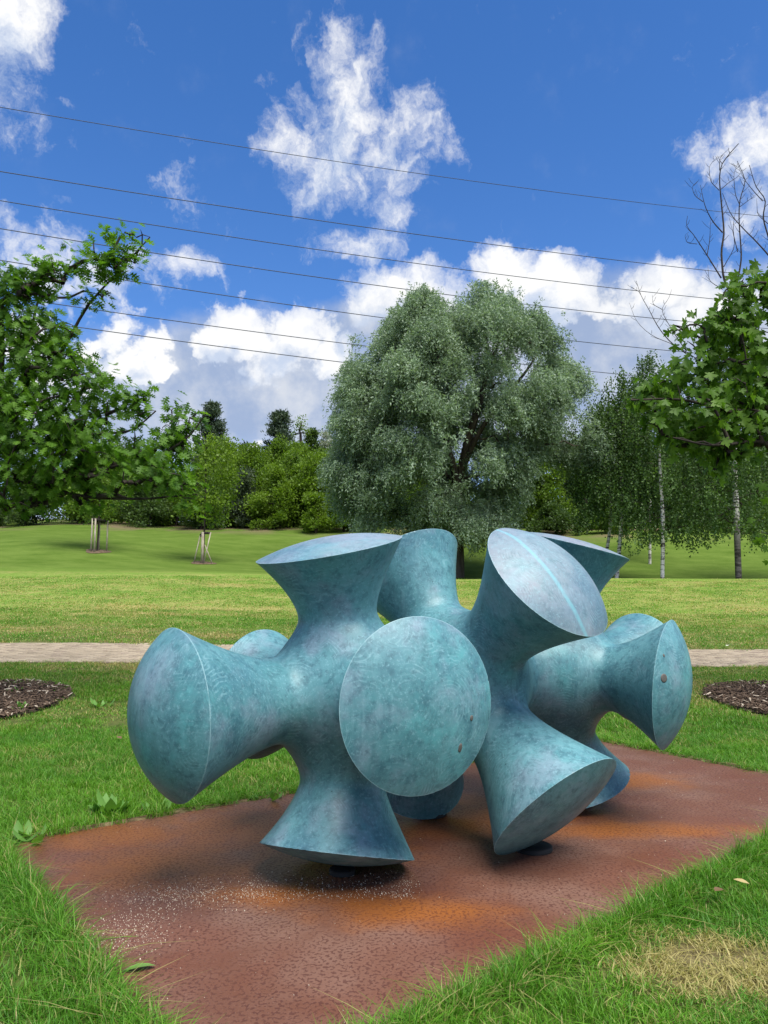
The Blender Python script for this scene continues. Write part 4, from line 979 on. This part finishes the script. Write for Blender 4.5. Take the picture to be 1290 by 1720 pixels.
def maple():
    r = np.random.default_rng(301); x, y = RINGS[1][:2]; b = np.array([x, y, gz(x, y)-.02])
    q = lambda px, row, dy=0: at(px, row, y+dy)
    polys = [([(1330, 790), (1290, 775), (1240, 780), (1205, 795), (1170, 790), (1120, 770), (1085, 760), (1060, 735), (1062, 700), (1045, 680), (1060, 650), (1100, 625), (1125, 600), (1105, 560), (1102, 530), (1130, 540), (1150, 510), (1185, 490), (1215, 470), (1235, 440), (1250, 470), (1290, 470), (1340, 470)], 165, .5),
             ([(1165, 800), (1180, 775), (1215, 775), (1205, 800), (1185, 815)], 4, .3), ([(1036, 678), (1050, 660), (1075, 668), (1070, 690), (1045, 692)], 4, .3)]
    tips = np.concatenate([crown_points(p, y, n, r, th, .0, 1.5, .10)+np.array([0, -.2, 0]) for p, n, th in polys])
    ex = b+np.array([1.6, .2, 3.3])+r.normal(0, 1, (70, 3))*np.array([1.0, 1.1, 1.0]); ex = ex[ex[:, 0] > b[0]+.15]
    trunk = smooth_line([b, b+np.array([0, 0, 1.3]), b+np.array([-.02, .05, 2.5]), q(1300, 600), q(1296, 500)], 16)
    limbs = [[q(1310, 770), q(1285, 745, -.3), q(1270, 742, -.3), q(1200, 748, -.5), q(1130, 735, -.5)],
             [q(1308, 740), q(1260, 710, -.3), q(1190, 680, -.4), q(1120, 670, -.4), q(1060, 672, -.4)],
             [q(1300, 690), q(1250, 640, .1), q(1180, 570, .2), q(1130, 545, .2)], [q(1300, 620), q(1270, 560), q(1245, 480, -.1)]]
    lobed_tree('maple_tree', 'maple with drooping five lobed leaves and bare dead twigs at the right edge', b, trunk, tips, limbs, MAPLE, 'maple_leaf', .150, 11, .75, (M_mapleleaf, M_mapleleaf1), 302, .10, in_frame, lambda P: P[:, 1], ex)
    root = [o for o in COL.objects if o.name == 'maple_tree'][0]
    # dead leafless leaders above the crown
    k = 290/1290
    lines = [([(990, 1420), (1000, 1165), (955, 1040), (942, 880), (960, 700), (940, 480), (928, 330), (940, 220), (1000, 130), (1070, 50)], .020), ([(950, 715), (870, 620), (815, 500), (785, 360)], .010), ([(805, 485), (740, 430), (725, 380), (765, 330)], .006), ([(925, 400), (860, 320), (850, 240), (890, 170), (920, 145)], .006), ([(928, 250), (930, 170), (1000, 85)], .006), ([(940, 1055), (835, 885), (740, 740), (680, 650), (690, 590)], .011), ([(835, 885), (855, 760), (860, 620)], .007), ([(760, 800), (690, 790), (670, 740), (700, 710)], .005), ([(940, 390), (1000, 340), (1070, 290), (1105, 240)], .006), ([(1060, 1330), (1060, 1130), (1090, 870), (1075, 650), (1075, 520), (1100, 400), (1120, 340), (1060, 180)], .015), ([(1075, 525), (1150, 470), (1200, 430)], .006), ([(1075, 500), (1045, 420), (1035, 300), (1065, 190)], .006), ([(1330, 930), (1290, 880), (1190, 770), (1100, 680), (1010, 570), (950, 420)], .012), ([(1330, 900), (1290, 740), (1255, 600), (1270, 480), (1200, 370), (1150, 210)], .014), ([(1250, 480), (1170, 390), (1110, 310), (1060, 200)], .007), ([(1290, 650), (1210, 560), (1205, 460)], .006), ([(1063, 860), (1030, 700), (1050, 540)], .007), ([(960, 970), (1040, 790), (1000, 600)], .006), ([(950, 1140), (850, 1060), (840, 960)], .006), ([(680, 1620), (560, 1530), (470, 1420), (400, 1290), (340, 1180), (305, 1075)], .009), ([(340, 1180), (318, 1150), (300, 1140)], .004), ([(680, 1600), (610, 1500), (560, 1420), (500, 1290), (550, 1200), (570, 1140)], .007), ([(500, 1290), (430, 1240), (425, 1180)], .005), ([(760, 1660), (600, 1560), (420, 1480), (300, 1360), (255, 1240)], .006)]
    dead = []
    for i, (pts, w) in enumerate(lines):
        dy = r.normal(0, .15); Pp = np.array([at(1000+u*k, 230+v_*k, y+dy) for u, v_ in pts]); n = max(8, 3*len(pts)); L = smooth_line(Pp, n)
        dead.append(tube(L, np.linspace(w, w*.28, n)*.95, 5))
        for j in range(2, n-1, 1):
            if r.random() < .55:
                d = unit(L[j]-L[j-1]); s_ = unit(np.array([r.choice((-1, 1)), r.normal(0, .4), .5])+d*.5)*r.uniform(.04, .15); dead.append(tube([L[j], L[j]+s_*.5, L[j]+s_+d*.02], [w*.32, .003, .002], 4))
    link('dead_twigs', mesh('dead_twigs', *merge(dead), M_bark, True), root)['label'] = 'bare dead leaders above the crown'
maple()

# ------------------------------------------------------------------ power lines
def wires():
    m, T = newmat('cable'); out(T, pbsdf(T, (.035, .04, .05), .5, .3))
    rows = [(180, 283, 364, 'topmost of the seven power lines crossing the sky'), (288, 386, 465, 'second power line from the top'), (337, 435, 511, 'third power line from the top'),
            (384, 481, 552, 'middle power line, fourth of the seven'), (437, 534, 603, 'fifth power line, passing just behind the willow top'),
            (497, 585, 650, 'sixth power line, second lowest over the left clouds'), (531, 617, 682, 'lowest of the seven power lines')]
    for i, (a, b, c, lab) in enumerate(rows):
        off = (i % 3)*1.5
        P = [at(0, a, 52+off), at(645, b, 64+off), at(1290, c, 80+off)]; xs = np.array([p[0] for p in P])
        cy = np.polyfit(xs, [p[1] for p in P], 2); cz = np.polyfit(xs, [p[2] for p in P], 2)
        x = np.linspace(-75, 95, 90); L = np.c_[x, np.polyval(cy, x), np.polyval(cz, x)]
        o = link('power_line', mesh('power_line', *tube(L, np.full(90, .027 if i == 0 else .034), 5), m, True)); tag(o, lab, 'power line', 'overhead power lines')
wires()

# ------------------------------------------------------------------ bark mulch rings round the oak and the maple
def mulch():
    m, T = newmat('mulch_chip'); t = attr(T, 'tint'); c = T.mix(t, (.040, .027, .019), (.125, .086, .058)); c = T.mix(T.ss(t, .94, .97), c, (.40, .34, .26)); out(T, pbsdf(T, c, .85, .15))
    ms, T = newmat('mulch_soil'); n = T.noise(wpos(T), 25, 4); out(T, pbsdf(T, T.mix(n, (.018, .013, .010), (.06, .045, .035)), .95, .05, bump(T, n, .6, .03)))
    box = np.array([(-1, -1, -1), (1, -1, -1), (1, 1, -1), (-1, 1, -1), (-.8, -.8, 1), (.85, -.7, 1), (.8, .8, 1), (-.9, .7, 1)])*.5
    bf = np.array([(3, 2, 1, 0), (4, 5, 6, 7), (0, 1, 5, 4), (1, 2, 6, 5), (2, 3, 7, 6), (3, 0, 4, 7)])
    for (x, y, R), lab in zip(RINGS, ('left', 'right')):
        t = np.linspace(0, 2*pi, 49)[:-1]; V, F = [], []
        for j, f in enumerate((1.0, .85, .6, .3)):
            rr = R*f*(1+.05*np.sin(3*t+x)+.03*np.sin(7*t)); px_, py_ = x+np.cos(t)*rr, y+np.sin(t)*rr
            V.append(np.c_[px_, py_, ground(px_, py_)+[.004, .018, .03, .04][j]])
        V.append([[x, y, gz(x, y)+.05]]); k = np.arange(48)
        F = np.concatenate([np.stack([k+48*j, (k+1) % 48+48*j, (k+1) % 48+48*j+48, k+48*j+48], -1) for j in range(3)])
        tag(link('mulch_bed', mesh('mulch_bed', np.concatenate(V), [F, np.stack([k+144, (k+1) % 48+144, np.full(48, 192)], -1)], ms, True)), kind='structure')
        n = 3200; a = rng.random(n)*2*pi; q = np.sqrt(rng.random(n))*R*1.02; px_, py_ = x+np.cos(a)*q, y+np.sin(a)*q
        tint = rng.random(n); L = np.where(tint > .9, rng.uniform(.05, .14, n), rng.uniform(.025, .075, n))
        D = sphere_dirs(n, rng); D[:, 2] *= .3; D = unit(D); U = unit(np.array([0, 0, 1])+rng.normal(0, .4, (n, 3))); Sx = unit(np.cross(D, U)); U = np.cross(Sx, D)
        P = np.c_[px_, py_, ground(px_, py_)+.035+rng.random(n)*.02]
        V = P[:, None]+box[None, :, 0:1]*(D*L[:, None])[:, None]+box[None, :, 1:2]*(Sx*rng.uniform(.010, .024, (n, 1)))[:, None]+box[None, :, 2:3]*(U*rng.uniform(.004, .009, (n, 1)))[:, None]
        o = link('mulch', mesh('mulch', V.reshape(-1, 3), (np.arange(n)[:, None, None]*8+bf[None]).reshape(-1, 4), m, attrs={'tint': np.repeat(tint, 8)})); tag(o, kind='stuff')
mulch()

# ------------------------------------------------------------------ grass: blades gathered in tufts, set out over the lawn
def blade_mat():
    m, T = newmat('grass_blade'); p = wpos(T); dry, v = lawn_colour(T, p); rnd = attr(T, 'rnd'); hgt = attr(T, 'up')
    X = T.xyz(p)
    g = T.mix(rnd, (.058, .180, .006), (.150, .330, .024)); g = T.mix(T.ss(T.noise(p, .9, 3), .38, .66), g, T.mix(rnd, (.045, .155, .010), (.100, .262, .018)))
    g = T.mix(T.m('MULTIPLY', T.ss(rnd, .92, .95), .8), g, (.36, .30, .13))
    d = T.mix(rnd, (.25, .225, .065), (.50, .43, .18))
    thr = T.ss(T.m('SUBTRACT', dry, T.m('MULTIPLY', T.m('FRACT', T.m('MULTIPLY', rnd, 7.31)), 1.0)), -.10, .12)
    c = T.mix(thr, g, d)
    b = pbsdf(T, c, .5, .3); tr = T.n('ShaderNodeBsdfTranslucent', Color=T.mix(1.0, c, (1.2, 1.3, .6), 'MULTIPLY'))
    out(T, T.n('ShaderNodeMixShader', _0=.38, _1=b, _2=tr).outputs[0]); return m
def tuft(name, r, n, spread, hmin, hmax, w, lean, mat, nseg=3):
    V, F4, F3, up_, rd = [], [], [], [], []; o = 0
    for i in range(n):
        a = r.random()*2*pi; q = np.sqrt(r.random())*spread; b = np.array([cos(a)*q, sin(a)*q, -.012]); h = r.uniform(hmin, hmax); la = r.random()*2*pi; ln = abs(r.normal(0, lean))+.08
        d = np.array([cos(la), sin(la), 0]); s = np.array([-sin(la), cos(la), 0]); s = unit(s+d*r.normal(0, .5)); rv = r.random(); tw = w*r.uniform(.7, 1.3)
        for k in range(nseg):
            t = k/nseg; c = b+d*(ln*h*t**1.8*1.3)+np.array([0, 0, h*(t-.28*ln*t*t)]); ww = tw*(1-.55*t)
            V += [c-s*ww/2, c+s*ww/2]; up_ += [t, t]; rd += [rv, rv]
        V.append(b+d*(ln*h*1.3)+np.array([0, 0, h*(1-.28*ln)])); up_.append(1); rd.append(rv)
        for k in range(nseg-1): F4.append((o+2*k, o+2*k+1, o+2*k+3, o+2*k+2))
        F3.append((o+2*nseg-2, o+2*nseg-1, o+2*nseg)); o += 2*nseg+1
    return mesh(name, V, [np.array(F4), np.array(F3)], mat, attrs={'rnd': rd, 'up': up_})
def scatter(name, P, protos, rotz, tilt, scl, label=None):
    """one object: tufts set on the given points by geometry nodes"""
    coll = bpy.data.collections.new(name+'_kinds')
    for k, me in enumerate(protos):
        o = bpy.data.objects.new(f'{name}_tuft', me); coll.objects.link(o)
    n = len(P); me = bpy.data.meshes.new(name); me.vertices.add(n); me.vertices.foreach_set('co', np.asarray(P, np.float32).ravel())
    a = me.attributes.new('rot', 'FLOAT_VECTOR', 'POINT'); a.data.foreach_set('vector', np.c_[tilt, rotz].astype(np.float32).ravel())
    a = me.attributes.new('scl', 'FLOAT_VECTOR', 'POINT'); a.data.foreach_set('vector', np.asarray(scl, np.float32).ravel())
    a = me.attributes.new('pick', 'INT', 'POINT'); a.data.foreach_set('value', rng.integers(0, len(protos), n).astype(np.int32))
    me.update(); ob = link(name, me); tag(ob, kind='stuff')
    ng = bpy.data.node_groups.new(name, 'GeometryNodeTree'); ng.interface.new_socket('Geometry', in_out='INPUT', socket_type='NodeSocketGeometry'); ng.interface.new_socket('Geometry', in_out='OUTPUT', socket_type='NodeSocketGeometry')
    N = ng.nodes; i_, o_ = N.new('NodeGroupInput'), N.new('NodeGroupOutput'); ip = N.new('GeometryNodeInstanceOnPoints'); ci = N.new('GeometryNodeCollectionInfo')
    ci.inputs['Collection'].default_value = coll; ci.inputs['Separate Children'].default_value = True; ci.inputs['Reset Children'].default_value = True
    def na(nm, dt):
        x = N.new('GeometryNodeInputNamedAttribute'); x.data_type = dt; x.inputs['Name'].default_value = nm; return [s for s in x.outputs if s.enabled and s.name == 'Attribute'][0]
    L = ng.links; L.new(i_.outputs[0], ip.inputs['Points']); L.new(ci.outputs[0], ip.inputs['Instance']); ip.inputs['Pick Instance'].default_value = True
    L.new(na('pick', 'INT'), ip.inputs['Instance Index']); L.new(na('rot', 'FLOAT_VECTOR'), ip.inputs['Rotation']); L.new(na('scl', 'FLOAT_VECTOR'), ip.inputs['Scale']); L.new(ip.outputs[0], o_.inputs[0])
    md = ob.modifiers.new('scatter', 'NODES'); md.node_group = ng
    return ob
def smooth_noise(x, y, s, seed):
    r = np.random.default_rng(seed); v = 0
    for k in range(6):
        a = r.random()*2*pi; f = s*r.uniform(.6, 1.9); v = v+np.sin((x*np.cos(a)+y*np.sin(a))*f+r.random()*6.3)
    return v/6
def lawn():
    mb = blade_mat(); r = np.random.default_rng(77)
    near = [tuft('long_tuft', r, 46, .085, .035, .085, .0042, .55, mb) for _ in range(7)]
    mid = [tuft('short_tuft', r, 60, .16, .028, .062, .0065, .5, mb, 2) for _ in range(6)]
    far = [tuft('mown_tuft', r, 70, .36, .022, .048, .013, .5, mb, 2) for _ in range(6)]
    edge = [tuft('edge_tuft', r, 30, .06, .06, .15, .0042, .75, mb) for _ in range(6)]
    def pts(y0, y1, dens, wid, jit=0):
        area = lambda y: 2*(.5*y*wid+1.2)
        n = int(sum(area(y)*.25 for y in np.arange(y0, y1, .25))*dens)
        y = y0+(y1-y0)*r.random(n*2); x = (r.random(n*2)*2-1)*(.5*y1*wid+1.2); k = np.abs(x) < .5*y*wid+1.2
        return x[k], y[k]
    def strip(y0, y1, dens, wid=1.08):
        xs, ys = [], []
        for a in np.arange(y0, y1, .5):
            b = min(a+.5, y1); w = .5*b*wid+1.2; n = int(2*w*(b-a)*dens); xs.append((r.random(n)*2-1)*w); ys.append(a+(b-a)*r.random(n))
        return np.concatenate(xs), np.concatenate(ys)
    def off(x, y, g=0.0):
        ok = ~in_plate(x, y, g)
        for cx, cy, R in RINGS: ok &= np.hypot(x-cx, y-cy) > R*.97
        return ok & ~((y > PATH_Y0-.02) & (y < PATH_Y1+.02))
    def put(name, x, y, protos, hs, ws, worn=True):
        z = ground(x, y); h = hs*(1+.42*smooth_noise(x, y, 2.2, 5))*r.uniform(.75, 1.25, len(x)); w = ws*r.uniform(.8, 1.2, len(x))
        # worn patch and mown middle distance are shorter
        q = np.hypot((x-1.33)/.62, (y-3.22)/.42); h = h*np.where(q < 1.2, .45+.45*np.clip(q/1.2, 0, 1)**2, 1)
        scatter(name, np.c_[x, y, z], protos, r.random(len(x))*2*pi, r.normal(0, .10, (len(x), 2)), np.c_[w, w, h])
    x, y = strip(1.9, 8.3, 210); k = off(x, y, .015) & ~(in_plate(x, y, .075) & (y > 4.75))
    put('grass', x[k], y[k], near, .78, 1.0)
    x, y = strip(8.3, 12.75, 80); k = off(x, y, .06); sc = np.where(y[k] > 9, .8, 1.0); 
    put('grass', x[k], y[k], mid, sc, 1.0)
    x, y = strip(15.2, 24, 17); k = off(x, y); put('grass', x[k], y[k], far, 1.0, 1.0)
    x, y = strip(24, 38, 5.5); put('grass', x, y, far, .9, 1.7)
    # longer uncut fringe along the plate
    ex, ey = [], []
    for i in range(4):
        a, b = PLATE[i], PLATE[(i+1) % 4]; e = b-a; L = np.linalg.norm(e); nrm = np.array([e[1], -e[0]])/L
        if nrm @ (a-PLATE.mean(0)) < 0: nrm = -nrm
        n = int(L*(95 if i < 2 else 22)); t = r.random(n); o = .012+np.abs(r.normal(0, .055, n)); ex.append(a[0]+e[0]*t+nrm[0]*o); ey.append(a[1]+e[1]*t+nrm[1]*o)
    ex, ey = np.concatenate(ex), np.concatenate(ey)
    put('grass', ex, ey, edge, np.where(r.random(len(ex)) < .10, 1.1, .55), 1.0)
lawn()

# ------------------------------------------------------------------ weeds, fallen leaves, grit
BROAD = (np.array([(0, 0, 0), (.16, .25, .05), (.22, .5, .06), (.15, .78, .0), (0, 1, -.10), (-.15, .78, .0), (-.22, .5, .06), (-.16, .25, .05), (0, .4, -.01), (0, .7, -.02)]),
         np.array([(0, 1, 8), (1, 2, 8), (2, 9, 8), (2, 3, 9), (3, 4, 9), (4, 5, 9), (5, 6, 9), (6, 8, 9), (6, 7, 8), (7, 0, 8)]))
def weed(x, y, n, size, label, mat, r):
    z = gz(x, y); root = empty('weed_plant', (x, y, z), label, 'weed', 'broad leaved weeds in the lawn')
    for i in range(n):
        a = i*2.4+r.normal(0, .3); el = r.uniform(.25, .95); d = np.array([[cos(a)*cos(el), sin(a)*cos(el), sin(el)]]); s = size*r.uniform(.6, 1.15)
        V, F, _ = place(BROAD, np.array([[x+cos(a)*.02, y+sin(a)*.02, z]])+r.normal(0, .03, (1, 3))*np.array([1, 1, 0]), np.array([[-sin(a), cos(a), r.normal(0, .2)]]), d, [s]); 
        link('leaf', mesh('weed_leaf', V, F, mat, True), root)
def litter():
    r = np.random.default_rng(404); mw = leaf_mat('weed_leaf', (.085, .20, .035), (.15, .30, .065), .35, True)
    weed(-1.87, 5.38, 22, .17, 'broad leaved weed beside the plate under the left sculpture arm', mw, r)
    weed(-1.55, 5.42, 9, .12, 'small weed at the far plate edge right of the large one', mw, r)
    weed(-2.12, 4.78, 9, .13, 'broad leaved weed at the left corner of the plate', mw, r)
    weed(-.80, 5.74, 6, .09, 'tiny weed on the plate edge behind the left foot', mw, r)
    weed(-4.35, 9.45, 10, .13, 'green weed growing in the left mulch ring', mw, r)
    weed(-4.85, 10.3, 7, .11, 'small weed in the far part of the left mulch ring', mw, r)
    weed(-3.45, 9.6, 9, .12, 'bluish weed in the grass right of the left mulch ring', mw, r)
    def fallen(x, y, z, s, ang, mat, label, curl=.3, cat='leaf'):
        V, F, _ = place(BROAD, np.array([[0., 0, 0]]), np.array([[cos(ang), sin(ang), .15]]), np.array([[-sin(ang), cos(ang), .05]]), [s]); V[:, 2] += curl*s*((V[:, 0]**2+V[:, 1]**2)/s/s)*.3
        V = V+np.array([x, y, z]); o = link('fallen_leaf', mesh('fallen_leaf', V, F, mat, True)); tag(o, label, cat)
    mg = leaf_mat('fresh_leaf', (.14, .26, .06), (.14, .26, .06), .2, True); my = leaf_mat('straw_leaf', (.42, .33, .15), (.42, .33, .15), .2, True); md_ = leaf_mat('dead_leaf', (.14, .085, .04), (.14, .085, .04), .1, True); mp = leaf_mat('pale_leaf', (.62, .60, .48), (.62, .60, .48), .1, True)
    fallen(-1.02, 3.16, .004, .13, -1.25, mg, 'long green leaf lying on the near left edge of the plate')
    fallen(-2.6, 7.82, gz(-2.6, 7.82)+.05, .10, .8, md_, 'brown dead leaf in the grass left of the left arm', .5)
    fallen(6.85, 15.55, gz(6.85, 15.55)+.05, .18, -.5, mp, 'pale leaf standing in the grass behind the path at right', .3)
    fallen(-4.95, 9.75, gz(-4.95, 9.75)+.07, .20, .1, my, 'curled straw yellow leaf in the left mulch ring', .9)
    fallen(1.78, 3.92, .06, .075, .9, my, 'straw coloured leaf caught in the grass right of the plate', .4)
    fallen(1.62, 3.86, .06, .09, 2.4, md_, 'shrivelled brown leaf in the near right grass', .6)
    # pale grit washed onto the plate
    n = 4200; pick = r.random(n)
    gx = np.where(pick < .28, r.normal(-.95, .20, n), np.where(pick < .52, r.normal(-1.12, .10, n), np.where(pick < .78, -.25+.42*np.cos(r.uniform(pi*.95, pi*1.9, n))+r.normal(0, .03, n), r.uniform(-2, 3, n))))
    gy = np.where(pick < .28, r.normal(3.95, .10, n), np.where(pick < .52, r.normal(3.52, .16, n), np.where(pick < .78, 4.22+.30*np.sin(r.uniform(pi*.95, pi*1.9, n))+r.normal(0, .03, n), r.uniform(2.6, 7.5, n))))
    k = in_plate(gx, gy, -.02); gx, gy = gx[k], gy[k]; n = len(gx); s = np.abs(r.normal(0, .0016, n))+.0007
    te = np.array([(1, 0, -.3), (-.5, .87, -.3), (-.5, -.87, -.3), (0, 0, .9)]); tf = np.array([(0, 2, 1), (0, 1, 3), (1, 2, 3), (2, 0, 3)])
    a = r.random(n)*6.3; X = np.c_[np.cos(a), np.sin(a), np.zeros(n)]; Y = np.c_[-np.sin(a), np.cos(a), np.zeros(n)]
    V = np.c_[gx, gy, s*.3][:, None]+(te[None, :, 0:1]*X[:, None]+te[None, :, 1:2]*Y[:, None]+np.array([0, 0, 1])*te[None, :, 2:3])*s[:, None, None]
    m, T = newmat('pale_grit'); out(T, pbsdf(T, T.mix(T.noise(wpos(T), 80), (.35, .28, .20), (.66, .58, .47)), .9, .1))
    tag(link('grit', mesh('grit', V.reshape(-1, 3), (np.arange(n)[:, None, None]*4+tf[None]).reshape(-1, 3), m)), kind='stuff')
litter()
